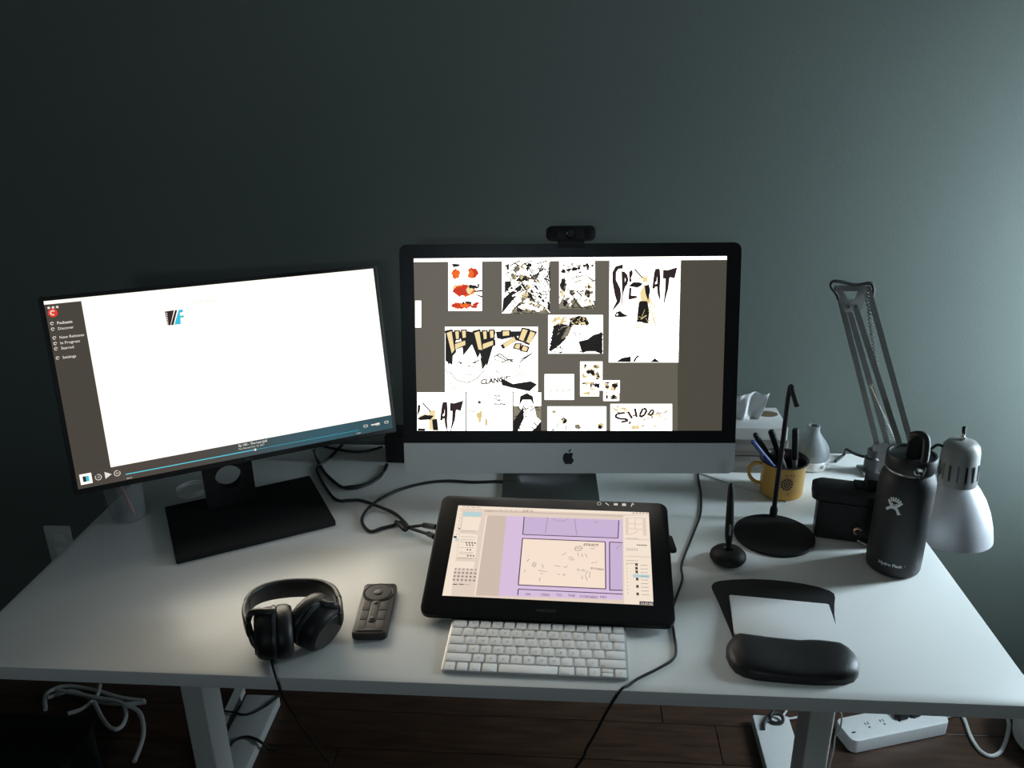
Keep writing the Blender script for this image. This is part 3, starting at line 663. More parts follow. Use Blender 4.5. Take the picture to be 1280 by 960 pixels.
for a in (222, 250): it.append(('ink', 2, 'l', ([(a, 440), (a + 18, 441)], .0018)))
for i in range(9): it.append(('soft', 2, 'q', circ(*wt(256 - i * 2.3, 132 + i * 14), .0010, 6)))
lab(tpic('tool_column', it), 'beige tool column with brush swatches')
it = [('mid', 0, 'p', [(366, 150), (320, 486), (414, 489), (448, 153)]), ('lilac', 0, 'p', [(448, 153), (414, 489), (938, 505), (938, 168)]),
      ('lilac2', .5, 'p', [(523, 156), (517, 231), (918, 246), (921, 171)]), ('lilac2', .5, 'p', [(882, 264), (883, 465), (938, 466), (937, 265)]),
      ('cream', .6, 'p', [(516, 247), (498, 443), (866, 460), (864, 262)])]
for pts_, w_ in (([(523, 156), (517, 231), (918, 246), (921, 171)], .0016), ([(516, 247), (498, 443), (866, 460), (864, 262), (516, 247)], .0018), ([(937, 265), (882, 263), (883, 465), (938, 466)], .0017), ([(496, 486), (498, 461), (938, 482)], .0016)):
    it.append(('line', 2, 'l', (pts_, w_)))
for pts_ in ([(622, 158), (612, 226)], [(735, 165), (744, 234)], [(645, 166), (665, 174), (690, 174), (706, 166)], [(818, 176), (824, 181), (832, 176)], [(910, 293), (918, 282), (932, 274)], [(546, 168), (551, 166)]):
    it.append(('soft', 2.2, 'l', (pts_, .0009)))
it += [('ink', 2.2, 'l', ([(735, 292), (742, 282), (758, 280), (768, 288), (760, 298), (742, 299), (735, 292)], .0008))] + [('soft', 2.2, 'l', (p_, .0009)) for p_ in
      ([(748, 308), (752, 322)], [(764, 310), (770, 326)], [(780, 312), (788, 326)], [(742, 290), (750, 286), (752, 292), (760, 288)], [(800, 288), (812, 292), (820, 286)], [(682, 318), (700, 308)], [(708, 328), (722, 326), (732, 338)], [(712, 334), (730, 340)],
       [(744, 380), (752, 376), (752, 386)], [(762, 384), (770, 378), (774, 386), (780, 380)], [(766, 404), (768, 420)], [(780, 402), (788, 424)], [(800, 388), (797, 412)], [(782, 398), (790, 384)], [(806, 352), (816, 348)], [(820, 350), (830, 346)],
       [(556, 362), (564, 348), (574, 354), (566, 368), (556, 362)], [(562, 356), (570, 362)], [(598, 356), (604, 372)], [(582, 382), (620, 388)], [(592, 394), (602, 396)], [(590, 412), (587, 428)], [(534, 346), (544, 334)], [(522, 388), (530, 380)], [(650, 362), (676, 366)], [(688, 366), (698, 370), (706, 362)], [(662, 398), (674, 400)], [(684, 398), (690, 404), (696, 396)])]
it += [('ink', 2.2, 't', ('steam', 770, 278, .011, dict(shear=.25))), ('ink', 2.2, 't', ('screen', 800, 376, .0085, dict(shear=.25, rot=-.1)))]
it += [('line', 2.2, 't', (s_, u_, v_, .0066, dict(rot=-.02))) for s_, u_, v_ in (("I'M", 528, 487), ('USED', 590, 488), ('TO', 658, 490), ('THE', 706, 492), ('CORNERS', 756, 496), ('NO', 842, 498))]
lab(tpic('comic_layout', it), 'lilac comic layout with panel borders and pencil scribbles')
it = [('light', 0, 'p', [(940, 152), (944, 522), (1067, 528), (1048, 150)]), ('beige', .6, 'p', [(948, 158), (950, 232), (1038, 236), (1034, 160)]), ('light', 1, 'p', [(962, 162), (962, 234), (1024, 238), (1020, 165)]), ('mid', 1, 'l', ([(944, 250), (1050, 254)], .0012)), ('mid', 1, 'l', ([(946, 322), (1056, 326)], .0012))]
for p_ in ([(964, 185), (1018, 188)], [(990, 165), (990, 208)], [(964, 206), (1020, 210)], [(966, 232), (990, 224), (1000, 214)]): it.append(('pink', 2, 'l', (p_, .0009)))
for i in range(5): it.append(('ink', 2, 'q', circ(*wt(1000 + i * 9, 275 + i * .4), .0014, 6)))
for y_ in (246, 290, 296, 340, 352): it.append(('soft', 2, 'l', ([(952, y_), (1002, y_ + 2)], .0008)))
for y_, x_ in ((358, 995), (374, 995), (389, 996), (419, 998), (450, 999), (482, 1000)): it += [('black', 2, 'p', [(x_ - 5, y_ - 6), (x_ - 4, y_ + 6), (x_ + 6, y_ + 6), (x_ + 5, y_ - 6)]), ('light', 2.5, 'p', [(x_ - 1, y_ + 1), (x_ - 1, y_ + 5), (x_ + 3, y_ + 5)])]
for i in range(9): it += [('soft', 2, 'l', ([(1012 + i * .5, 360 + i * 15.5), (1042 + i * .8, 361 + i * 15.5)], .0009)), ('soft', 2, 'q', circ(*wt(955 + i * .5, 357 + i * 15), .0009, 6))]
it += [('sky', 1.5, 'p', [(980, 398), (980, 411), (1052, 414), (1051, 401)]), ('plum', 3, 'p', [(1008, 512), (1008, 526), (1067, 528), (1066, 515)]), ('white', 4, 't', ('10:47:44', 1011, 525, .0058))]
lab(tpic('layer_column', it), 'beige layer list with black thumbnails and clock')
# lit touch keys on the top bezel
KI = MB(); KI.flat = True
def wbtn(px, py): return onplane(px, py, SW)
x, y = wbtn(749, 629.7); KI.line(arc(x, y, .0034, 0, 2 * PI, 14), .0009, .0004)
x, y = wbtn(759, 630.3); KI.line([(x - .003, y + .003), (x + .003, y - .003)], .0018, .0004)
x, y = wbtn(769.7, 630.6); KI.poly(rc(x - .0035, y - .0025, x + .0035, y + .0025), .0004)
x, y = wbtn(780, 631); KI.poly(rc(x - .0035, y - .003, x + .0035, y + .003), .0004)
x, y = wbtn(790.5, 631.4); KI.line([(x - .002, y - .004), (x, y + .004), (x + .003, y + .001)], .0016, .0004)
lab(KI.build('touch_keys', em('touch_key_white', 205, 200, 195), tab, SW, smooth=False), 'row of five lit white touch icons')

# ================================================================== KEYBOARD
KT = math.atan2(.0055, .115)
kb = thing('keyboard', 'compact white wireless keyboard with silver base in front of pen display', 'keyboard', (.0926, .0793, H), math.radians(-.687))
SK = TR(.0926, .0793, H) @ RZ(math.radians(-.687))
k_ = MB(); rr = []
for i, zt in ((.0006, 0), (0, .0008), (0, 1), (.0006, 1.1)):
    rr.append([(x, y, (zt * .001 if zt < .5 else .0036 + (y + .0575) / .115 * .0052 + (zt - 1) * .004)) for x, y in rrect(.279 - 2 * i, .115 - 2 * i, .006)])
k_.rings(rr); k_.build('base', M_KBASE, kb, SK)
TILT = math.atan2(.0052, .115)
keymesh = {}
def key_mesh(w, d):
    k = (round(w, 5), round(d, 5))
    if k not in keymesh:
        bmk = MB().slab(w, d, 0, .0024, .0015, .0004, n=2)
        me = bpy.data.meshes.new('key'); me.from_pydata(bmk.v, [], bmk.f); me.materials.append(M_KEY); me.shade_smooth(); me.set_sharp_from_angle(angle=math.radians(35)); keymesh[k] = me
    return keymesh[k]
U, G = .0190, .0030
rows = [
 (.0, .0150, [('esc', 1.5)] + [('F%d' % i, 1) for i in range(1, 13)] + [('', 1)]),
 (0, .0165, [(c, 1) for c in '`1234567890-='] + [('delete', 1.5)]),
 (0, .0165, [('tab', 1.5)] + [(c, 1) for c in 'QWERTYUIOP[]\\']),
 (0, .0165, [('caps lock', 1.75)] + [(c, 1) for c in 'ASDFGHJKL;\''] + [('return', 1.75)]),
 (0, .0165, [('shift', 2.25)] + [(c, 1) for c in 'ZXCVBNM,./'] + [('shift', 2.25)]),
 (0, .0165, [('fn', 1), ('control', 1), ('option', 1), ('command', 1.25), ('', 5), ('command', 1.25), ('option', 1), ('<', 1), ('^', 1), ('>', 1)])]
lgm = MB(); lgm.flat = True
tot = .2715; yy = .0575 - .0040
for ri, (_, d, keys) in enumerate(rows):
    n_ = len(keys); un = (tot - G * (n_ - 1)) / sum(k[1] for k in keys) if ri else None
    x = -tot / 2
    ks = [k[1] for k in keys]
    # all keys one unit wide share the same width; the rest is split over the wide ones
    base_w = .0162
    wide = [i for i, k in enumerate(ks) if k > 1.1]
    rest = tot - G * (n_ - 1) - base_w * (n_ - len(wide)); sw_ = sum(ks[i] for i in wide)
    for i, (t, k) in enumerate(keys):
        wk = rest * k / sw_ if i in wide else base_w
        yc = yy - d / 2
        zc = .0036 + (yc + .0575) / .115 * .0052
        parts = [(0, d)] if not (ri == 5 and t == '^') else [(d / 4 + .0003, d / 2 - .0008), (-d / 4 - .0003, d / 2 - .0008)]
        for oy, dd in parts:
            o = bpy.data.objects.new('key', key_mesh(wk, dd)); COL.objects.link(o); o.parent = kb
            o.location = (x + wk / 2, yc + oy, zc); o.rotation_euler = (TILT, 0, 0)
        if t:
            TL_ = TR(x + wk / 2, yc, zc) @ RX(TILT)
            if len(t) > 2: lgm.text(t, 0 if wk < .02 else -wk / 2 + .0015, -d / 2 + .002, .0032, .00255, TL_, align='CENTER' if wk < .02 else 'LEFT')
            elif len(t) == 2: lgm.text(t, 0, -.001, .0034, .00255, TL_, align='CENTER')
            else: lgm.text(t, 0, -.002, .0062, .00255, TL_, align='CENTER')
        x += wk + G
    yy -= d + .0026
lgm.build('key_legends', M_LEG, kb, SK, smooth=False)

# ================================================================== MOUSE PAD AND TRACKPAD
pad = thing('mouse_pad', 'black fabric mouse pad with padded gel wrist rest', 'mouse pad', (.478, .15, H))
PZ = lambda u, v: onz(880 + u / 6.244, 715 + v / 6.244, .003)
out = [(228, 520), (215, 470), (160, 340), (110, 220), (66, 130), (60, 105), (80, 82), (130, 68), (230, 58), (380, 54), (520, 60), (660, 74), (780, 92), (900, 118), (980, 145), (1015, 168), (1024, 200), (1018, 260), (1018, 330), (1030, 420), (1060, 540), (1085, 640), (1000, 690), (600, 690), (280, 640)]
pp = [PZ(*t) for t in out]
MB().rings([[(p.x, p.y, H) for p in pp], [(p.x, p.y, H + .003) for p in pp]]).build('pad', M_FABRIC, pad)
# wrist rest: a swollen cushion over an outline, built as shrinking rings
ro = [(236, 516), (300, 522), (420, 532), (560, 545), (700, 553), (820, 562), (920, 572), (1010, 588), (1080, 600), (1140, 640), (1185, 690), (1210, 750), (1205, 805), (1170, 845), (1100, 866), (1000, 870), (860, 868), (700, 858), (520, 842), (400, 828), (310, 805), (245, 770), (200, 715), (172, 650), (172, 600), (195, 565)]
rp = [onz(880 + u / 6.244, 715 + v / 6.244, .004) for u, v in ro]
cx = sum(p.x for p in rp) / len(rp); cy = sum(p.y for p in rp) / len(rp)
def wz(x, z): return z * (1 - .22 * math.exp(-((x - cx) / .05) ** 2) * min(1, z / .02))
prof = [(1.0, 0), (1.0, .003), (1.0, .007), (.985, .012), (.93, .0165), (.83, .0205), (.68, .0232), (.5, .0246), (.3, .0251), (.15, .0253), (0, .0253)]
wrm = MB(); wrm.rings([[(cx + (p.x - cx) * (1 - (1 - k) * .55), cy + (p.y - cy) * k, H + wz(cx + (p.x - cx) * (1 - (1 - k) * .55), z)) for p in rp] for k, z in prof], cap1=False)
wrm.build('wrist_rest', M_LEATHER, pad, ang=180)
TPc = onz(981, 774, .016)
STP = None
def tpfit():
    cor = [onz(911.5, 738.5, .008), onz(1037, 750, .008), onz(1053, 811.5, .019), onz(917, 797.5, .019)]
    return cor
c4 = tpfit(); ctr = sum(c4, Vector()) / 4
xd = ((c4[1] - c4[0]) + (c4[2] - c4[3])).normalized(); yd = ((c4[0] - c4[3]) + (c4[1] - c4[2]))
STP = frame(ctr, xd, yd)
tpd = thing('trackpad', 'flat white trackpad lying on the black mouse pad', 'trackpad', (ctr.x, ctr.y, H + .003))
MB().slab(.160, .1149, -.0012, .0, .004, .0004).build('glass_top', mat('trackpad_white', (.78, .78, .77), .3, var=.01), tpd, STP)
MB().slab(.159, .1139, -.0055, -.0012, .004, .0008).build('base', M_KBASE, tpd, STP)

# ================================================================== PEN AND EGG-SHAPED HOLDER
pc = onz(909.5, 699, .004)
ph = thing('pen_holder', 'black egg-shaped pen holder standing near the wired headphone stand', 'pen holder', (pc.x, pc.y, H))
MB().lathe([(.0, 0), (.022, 0), (.029, .004), (.0325, .010), (.0315, .016), (.026, .022), (.017, .0255), (.009, .0265), (.007, .025), (.006, .02)], 36, TR(pc.x, pc.y, H), cap0=False).build('body', M_BLACK, ph)
pen = thing('stylus', 'slim black stylus standing upright in the egg-shaped holder', 'stylus', (pc.x, pc.y, H + .021))
tipd = (ony(914, 604, pc.y + .012) - Vector((pc.x, pc.y, H + .02))); Lp = tipd.length
SP = frame(Vector((pc.x, pc.y, H + .021)), (1, 0, 0), tipd.cross(Vector((1, 0, 0))) * -1)
zt = tipd.normalized(); xt = Vector((1, 0, 0)); xt = (xt - zt * xt.dot(zt)).normalized(); yt = zt.cross(xt)
SP = Matrix((xt, yt, zt)).transposed().to_4x4(); SP.translation = Vector((pc.x, pc.y, H + .0205))
MB().lathe([(.001, 0), (.0045, .012), (.0072, .03), (.0075, .05), (.0068, .075), (.0062, .10), (.0052, .125), (.0042, Lp - .006), (.0028, Lp - .001), (.001, Lp)], 20).build('barrel', M_BLACKM, pen, SP)
MB().slab(.004, .022, .0062, .0078, .0018, .0004, TR(0, 0, 0) @ RX(0) @ Matrix(((1, 0, 0), (0, 0, -1), (0, 1, 0))).to_4x4() @ TR(0, .046, 0)).build('side_switch', M_GREYP, pen, SP)

# ================================================================== HEADPHONE STAND
sb = onz(967.5, 668.5, .003)
hs = thing('headphone_stand', 'black hook-topped headphone stand with round flat base', 'headphone stand', (sb.x, sb.y, H))
MB().lathe([(.0, 0), (.0735, 0), (.0745, .001), (.0745, .0045), (.0735, .0055), (0, .0055)], 64, TR(sb.x, sb.y, H)).build('base', M_BLACKM, hs)
r0 = onz(966.5, 644, .006)
rt = ony(987.5, 484, r0.y); rm = r0.lerp(rt, .5)
he = ony(996, 507, r0.y - .045)
MB().tube([r0 + Vector((0, 0, -.001)), rm, rt - (rt - r0).normalized() * .012, rt + Vector((.003, -.004, .001)), rt.lerp(he, .35) + Vector((0, 0, .004)), he], .0048, 12, 8).build('rod', M_BLACKM, hs)
MB().lathe([(.0, 0), (.0075, 0), (.0075, .014), (.006, .02), (.0, .02)], 16, TR(r0.x, r0.y, H + .0055)).build('collar', M_BLACKM, hs)

# ================================================================== FLASK
FX, FY = .7195, .3455
fl = thing('water_flask', 'tall black insulated water flask with loop lid and white emblem', 'flask', (FX, FY, H))
SF = TR(FX, FY, H)
MB().lathe([(0, 0), (.040, 0), (.0440, .0025), (.0455, .007), (.0457, .02), (.0457, .166), (.0450, .176), (.0425, .184), (.0385, .1905), (.0365, .193), (0, .193)], 64, SF).build('body', M_FLASK, fl)
MB().lathe([(.0370, .1925), (.0382, .1935), (.0382, .1975), (.0370, .1985)], 48, SF).build('steel_ring', M_STEEL, fl)
MB().lathe([(0, .1975), (.0395, .1975), (.0405, .199), (.0405, .2195), (.0393, .2225), (.036, .2225), (.035, .219), (.0, .218)], 48, SF).build('lid', M_LID, fl)
# hinged straw spout folded up, seen from the front as a tall loop
vx = Vector((CAM.x - FX, CAM.y - FY, 0)).normalized(); sx_ = Vector((-vx.y, vx.x, 0))       # toward camera, to the right of it
SL = Matrix((sx_, Vector((0, 0, 1)), vx)).transposed().to_4x4(); SL.translation = Vector((FX, FY, H))
sp = MB(); sp.rings([[(x + .006, y + .2355, z) for x, y in rrect(.033 - 2 * i, .045 - 2 * i, .0155 - i, 8)] for i, z in ((.002, -.014), (0, -.012), (0, .004), (.002, .006))]); sp.build('straw_spout', M_LID, fl, SL)
cb = MB(); cb.tube([(.0155, .202, .035), (.0185, .212, .030), (.0195, .230, .018), (.017, .252, .006), (.011, .2585, .002), (.003, .258, .0), (-.006, .252, -.004)], .0066, 10); cb.build('carry_loop', M_LID, fl, SL)
MB().lathe([(0, 0), (.0068, 0), (.0075, .001), (.0075, .003), (.006, .004), (.0045, .0028), (0, .0028)], 24, TR(.0135, .2085, .037) @ RY(.25)).build('hinge_rivet', M_STEEL, fl, SL)
# print wrapped on the cylinder
def wrapped(m2, ang, zc, name):
    m = MB(); m.flat = True
    R_ = .0461
    m.v = [(R_ * math.sin(ang + x / R_) * sx_.x + R_ * math.cos(ang + x / R_) * vx.x, R_ * math.sin(ang + x / R_) * sx_.y + R_ * math.cos(ang + x / R_) * vx.y, zc + y) for x, y, z in m2.v]
    m.f = m2.f; m.mi = m2.mi
    return m.build(name, M_FLASKP, fl, SF, smooth=False)
em_ = MB(); s_ = .0105
def limb(pts, w):
    em_.line(catm2(pts), w, 0)
def catm2(pts): return [(p.x, p.y) for p in catmull([(a, b, 0) for a, b in pts], 5)]
limb([(-1.15 * s_, -.95 * s_), (-.55 * s_, -.35 * s_), (0, -.12 * s_), (.55 * s_, -.45 * s_), (.95 * s_, -1.25 * s_)], .0048)
limb([(-.95 * s_, .95 * s_), (-.6 * s_, .35 * s_), (-.2 * s_, -.1 * s_), (.25 * s_, -.05 * s_), (.8 * s_, .5 * s_), (1.15 * s_, .95 * s_)], .0044)
em_.poly([(-.5 * s_, -.45 * s_), (.45 * s_, -.5 * s_), (.5 * s_, .1 * s_), (0, -.05 * s_), (-.5 * s_, .15 * s_)], 0)
for i in range(5):
    a = math.radians(124 - i * 19); em_.line([(.05 * s_ + math.cos(a) * .72 * s_, .3 * s_ + math.sin(a) * .62 * s_), (.05 * s_ + math.cos(a) * 1.35 * s_, .3 * s_ + math.sin(a) * 1.35 * s_)], .0026, 0)
em_.line([(x * s_, y * s_) for x, y in ((-.38, .55), (-.2, .35), (.05, .28), (.3, .4), (.45, .62))], .0014, 0)
em_.poly(circ(1.25 * s_, -1.1 * s_, .0008, 8), 0)
wrapped(em_, -.30, .1385, 'emblem')
hf = MB(); hf.text('Hydro Flask', -.0155, 0, .0080, 0, bold=.02); hf.line([(.0275, .004), (.0285, .004)], .001, 0)
wrapped(hf, -.17, .0235, 'lettering')

# ================================================================== SWING-ARM LAMP
lb = Vector((.792, .705, H))
lamp = thing('desk_lamp', 'silver swing-arm desk lamp clamped to the desk corner behind the flask', 'lamp', tuple(lb))
mb = MB(); mb.box((.800, .705, H + .0035), (.05, .05, .007)); mb.box((.8175, .705, H - .03), (.008, .045, .075)); mb.box((.795, .705, H - .066), (.05, .045, .006)); mb.build('clamp', M_ALUD, lamp, smooth=False)
MB().tube([(.79, .705, H - .062), (.79, .705, H - .027)], .005, 10, smooth=False).build('clamp_screw', M_STEEL, lamp)
MB().lathe([(.0, 0), (.016, 0), (.016, .03), (.012, .034), (.012, .05), (0, .05)], 20, TR(.797, .705, H + .007)).build('socket', M_HPGREY, lamp)
YE, YU = .700, .575
def bar(name, a, b, w=.011, t=.004, m=M_ALUD):
    a = Vector(a); b = Vector(b); d = b - a; vdir = (CAM - a).normalized()
    S = frame(a, d, vdir.cross(d)); L = d.length
    return MB().box((L / 2, 0, 0), (L + .008, w, t)).build(name, m, lamp, S, smooth=False)
A0, A1 = ony(1047, 362, YE), ony(1098, 562, YE)
B0, B1 = ony(1060, 383, YE), ony(1111, 560, YE)
C0, C1 = ony(1069, 383, YE - .012), ony(1134, 585, YU + .02)
D0, D1 = ony(1085, 360, YE - .012), ony(1142, 566, YU + .02)
for nm, a, b in (('lower_arm', A0, A1), ('lower_arm', B0, B1), ('upper_arm', C0, C1), ('upper_arm', D0, D1)): bar(nm, a, b)
# base bracket and elbow plate
def plate(name, pix, Y, th=.003, m=None):
    m = m or (M_SPRING if name == 'base_bracket' else M_ALUD)
    ps = [ony(x, y, Y) for x, y in pix]; n_ = Vector((0, 1, 0)) * th
    return MB().rings([[p for p in ps], [p + n_ for p in ps]]).build(name, m, lamp, smooth=False)
plate('base_bracket', [(1091, 556), (1118, 552), (1122, 575), (1112, 602), (1093, 602)], YE - .006)
e = [(1043, 358), (1088, 356), (1089, 364), (1074, 389), (1055, 390)]; hole = [(1054, 364.5), (1073, 363.5), (1069, 374), (1060, 374.5)]
# plate with the trapezoid opening: four strips
for k, pz in enumerate(([(1043, 357), (1089, 355.5), (1088, 363.5), (1044, 364.5)], [(1044, 364.5), (1054, 364.5), (1060, 374.5), (1060, 390), (1055, 390)], [(1073, 363.5), (1088, 363.5), (1075, 390), (1069, 390), (1069, 374)], [(1060, 374.5), (1069, 374), (1069, 390), (1060, 390)])):
    plate('elbow_plate', pz, YE - .008, .002)
for px, py in ((1046, 361), (1085.5, 359.5), (1059.5, 382.5), (1068.5, 382.5), (1088, 481), (1099, 479), (1121, 553)):
    p = ony(px, py, YE - .012 if py < 400 else YE - .022)
    MB().lathe([(0, 0), (.0042, 0), (.0042, .004), (.003, .0055), (0, .0055)], 14, TR(*p) @ RX(PI / 2)).build('pivot_bolt', M_STEEL, lamp)
s0, s1 = ony(1083, 366, YE - .02), ony(1099, 479, YE - .02)
n_ = 26; coil = [s0.lerp(s1, i / (n_ * 6)) + Vector((math.cos(i * PI / 3) * .0036, math.sin(i * PI / 3) * .0036, 0)) for i in range(n_ * 6 + 1)]
MB().tube(coil, .0012, 5, smooth=False).build('spring', M_SPRING, lamp)
s0, s1 = ony(1088, 481, YE - .02), ony(1121, 553, YE - .035)
MB().tube([s0, s1], .0017, 6, smooth=False).build('tension_rod', M_STEEL, lamp)
s0, s1 = ony(1105, 520, YE - .02), ony(1113, 556, YE - .02)
coil = [s0.lerp(s1, i / 60) + Vector((math.cos(i * PI / 3) * .0036, math.sin(i * PI / 3) * .0036, 0)) for i in range(61)]
MB().tube(coil, .0012, 5, smooth=False).build('spring', M_SPRING, lamp)
# head
YH = .55
hc0 = ony(1203.5, 549, YH); hc1 = ony(1187, 668, YH - .012)
zt = (hc1 - hc0).normalized(); xt = Vector((1, 0, 0)); xt = (xt - zt * xt.dot(zt)).normalized(); yt = zt.cross(xt)
SH = Matrix((xt, yt, zt)).transposed().to_4x4(); SH.translation = hc0; LH = (hc1 - hc0).length
sc_ = MB(); sc_.lathe([(0, 0), (.016, .001), (.026, .005), (.0325, .013), (.0345, .024), (.0355, LH * .45), (0, LH * .45)], 40); sc_.build('socket_housing', M_ALUD, lamp, SH)
sh_ = MB(); sh_.lathe([(.0345, LH * .44), (.044, LH * .50), (.056, LH * .60), (.066, LH * .72), (.073, LH * .85), (.0765, LH * .97), (.077, LH), (.0755, LH), (.072, LH * .86), (.064, LH * .72), (.052, LH * .6), (.038, LH * .5), (.03, LH * .46)], 56, cap0=False, cap1=False); sh_.build('lamp_shade', mat('shade_silver', (.55, .55, .58), .46, metal=.25, var=.02), lamp, SH)
cang = math.atan2((SH.inverted() @ CAM).y, (SH.inverted() @ CAM).x)
for i in range(7):
    a = cang + (i - 3) * .42
    MB().box((.0350, 0, LH * .30), (.0016, .0038, LH * .16), RZ(a)).build('vent_slot', M_LOGO, lamp, SH, smooth=False)
mb = MB(); mb.lathe([(0, -.001), (.006, -.001), (.006, -.006), (.0035, -.006), (.0035, -.013), (0, -.013)], 14); mb.build('switch_nut', M_STEEL, lamp, SH)
MB().lathe([(0, -.012), (.0032, -.012), (.0042, -.024), (.003, -.026), (0, -.026)], 12).build('switch_knob', M_BLACK, lamp, SH)
kn = SH @ Vector((-.034, 0, LH * .32)); MB().tube([D1.lerp(C1, .5), kn], .008, 10, smooth=False).build('knuckle', M_ALUD, lamp)
c0 = SH @ Vector((-.034, -.004, .016))
MB().tube([c0, c0 + Vector((-.012, 0, .002)), c0 + Vector((-.03, .0, -.016)), D1 + Vector((.004, -.01, -.005)), D1], .0028, 8).build('lamp_cord', M_RUBBER, lamp)
q_ = [ony(x, y, YE - .014) for x, y in ((1091, 371), (1092, 361), (1088, 354), (1070, 356), (1050, 352), (1041, 352), (1039, 358), (1046, 368), (1048, 374))]
MB().tube(q_, .0032, 8).build('lamp_cord', M_RUBBER, lamp)
q_ = [ony(1094, 556, .70), ony(1092, 567, .705), ony(1082, 571, .72), ony(1068, 567, .735), ony(1058, 562, .75), onz(1055, 568, .004), onz(1044, 577, .004)]
MB().tube(q_, .0032, 8).build('lamp_cord', M_RUBBER, lamp)

# ================================================================== MUG AND PENS
MX, MY = .5835, .610
mug = thing('enamel_mug', 'mustard yellow enamel mug with dark rim holding pens', 'mug', (MX, MY, H))
SM = TR(MX, MY, H); MH = .077
MB().lathe([(0, 0), (.040, 0), (.0425, .002), (.0435, .008), (.0445, MH - .004), (.0478, MH), (.0462, MH), (.0428, MH - .004), (.042, .006), (0, .005)], 48, SM).build('body', [M_YELLOW], mug)
MB().lathe([(.0462, MH - .0022), (.0490, MH - .0012), (.0495, MH + .0008), (.0478, MH + .0018), (.0450, MH + .0005), (.0412, MH - .006), (.0405, MH - .03), (.0405, .007), (.001, .007)], 48, SM, cap0=False).build('rim', M_RIM, mug)
MB().tube([(-.042, .002, .062), (-.058, .002, .066), (-.068, .003, .052), (-.066, .003, .034), (-.054, .002, .022), (-.042, .002, .020)], .004, 10, T=Matrix.Identity(4)).build('handle', M_YELLOW, mug, SM)
dm = Vector((CAM.x - MX, CAM.y - MY, 0)).normalized(); dr = Vector((-dm.y, dm.x, 0))
pr = MB(); rq = random.Random(7); pr.m = 0
for i in range(12):
    a = 2 * PI * i / 12; pr.poly(circ(.0105 * math.cos(a), .0115 * math.sin(a), .0026, 6), 0); pr.poly(circ(.0055 * math.cos(a + .3), .006 * math.sin(a + .3), .0018, 6), 0)
pr.poly(circ(0, 0, .0025, 8), 0)
for x, y in ((-.002, .021), (.007, .021), (.013, .019), (.004, -.022)): pr.poly(circ(x, y, .0017, 6), 0)
pm = MB(); pm.flat = True
pm.v = [tuple(.0446 * math.sin(.24 + x / .0446) * dr + .0446 * math.cos(.24 + x / .0446) * dm + Vector((0, 0, .040 + y))) for x, y, z in pr.v]; pm.f = pr.f; pm.mi = pr.mi
pm.build('printed_emblem', M_PRINT, mug, SM, smooth=False)
def penx(name, label, cat, base, top, r, m, capm=None, capf=.4, tipm=None):
    b = Vector((MX + base[0], MY + base[1], H + .008)); t = ony(top[0], top[1], MY + top[2]); d = t - b; L = d.length
    zt = d.normalized(); xt = Vector((1, 0, 0)); xt = (xt - zt * xt.dot(zt)).normalized(); yt = zt.cross(xt)
    S = Matrix((xt, yt, zt)).transposed().to_4x4(); S.translation = b
    o = thing(name, label, cat, tuple(b))
    MB().lathe([(.001, 0), (r * .5, .006), (r * .85, .014), (r * .9, L * (1 - capf)), (r * .9, L - .003), (r * .6, L)], 14).build('barrel', m, o, S)
    if capm:
        MB().lathe([(r * .92, L * (1 - capf)), (r * 1.12, L * (1 - capf)), (r * 1.12, L - .001), (r * .8, L + .002), (0, L + .002)], 14, cap0=False).build('cap', capm, o, S)
    MB().box((0, -r * 1.25, L * .86), (.0028, .0016, L * .22)).build('clip', M_STEEL if not capm else capm, o, S, smooth=False)
    return o
penx('ballpoint_pen', 'translucent blue ballpoint pen leaning out of the mug', 'pen', (.024, -.012), (940, 551, -.014), .0052, M_BLUE)
penx('gel_pen', 'slim dark pen with silver clip leaning beside the blue pen', 'pen', (.016, .014), (944, 543, .004), .005, M_GREYP, M_BLACK, .62)
penx('marker_pen', 'thick black-capped marker with grey barrel tilted in the mug', 'marker', (.022, .0), (964, 539, .010), .0062, M_GREYP, M_BLACK, .45)
penx('marker_pen', 'thick black-capped marker standing straight up in the mug', 'marker', (.024, -.012), (994.5, 537, -.004), .0062, M_GREYP, M_BLACK, .47)
penx('marker_pen', 'short red-barrelled marker low inside the mug', 'marker', (.0, .022), (978, 563, .018), .005, M_RED)

# ================================================================== DIFFUSER, TISSUE BOX
dx, dy = .674, .737
df = thing('aroma_diffuser', 'grey teardrop aroma diffuser with white base beside the mug', 'diffuser', (dx, dy, H))
SDf = TR(dx, dy, H)
MB().lathe([(0, 0), (.036, 0), (.0385, .002), (.0400, .008), (.0402, .020), (.0385, .0225), (0, .0225)], 48, SDf).build('base', M_WPLAST, df)
MB().lathe([(.038, .0225), (.0405, .027), (.0405, .036), (.037, .048), (.030, .060), (.0215, .071), (.0155, .080), (.0135, .088), (.0135, .0965), (.0118, .0972), (.0092, .0965), (.0085, .088), (.0, .086)], 48, SDf, cap0=True).build('teardrop_cover', M_DIFF, df)
bpv = (ony(1028, 581.5, dy - .03)); MB().lathe([(0, 0), (.004, 0), (.004, .002), (.003, .003), (0, .003)], 14, TR(dx + .018, dy - .0358, H + .013) @ RX(PI / 2) @ RY(.47)).build('button', M_GREYP, df)
tx0, tx1, ty0, ty1 = .385, .612, .693, .815
bxo = thing('wood_grain_box', 'grey wood-grain storage box against the wall behind the mug', 'box', ((tx0 + tx1) / 2, (ty0 + ty1) / 2, H))
MB().slab(tx1 - tx0, ty1 - ty0, H, H + .040, .003, .001, TR((tx0 + tx1) / 2, (ty0 + ty1) / 2, 0)).build('lower_drawer', M_WOODG, bxo)
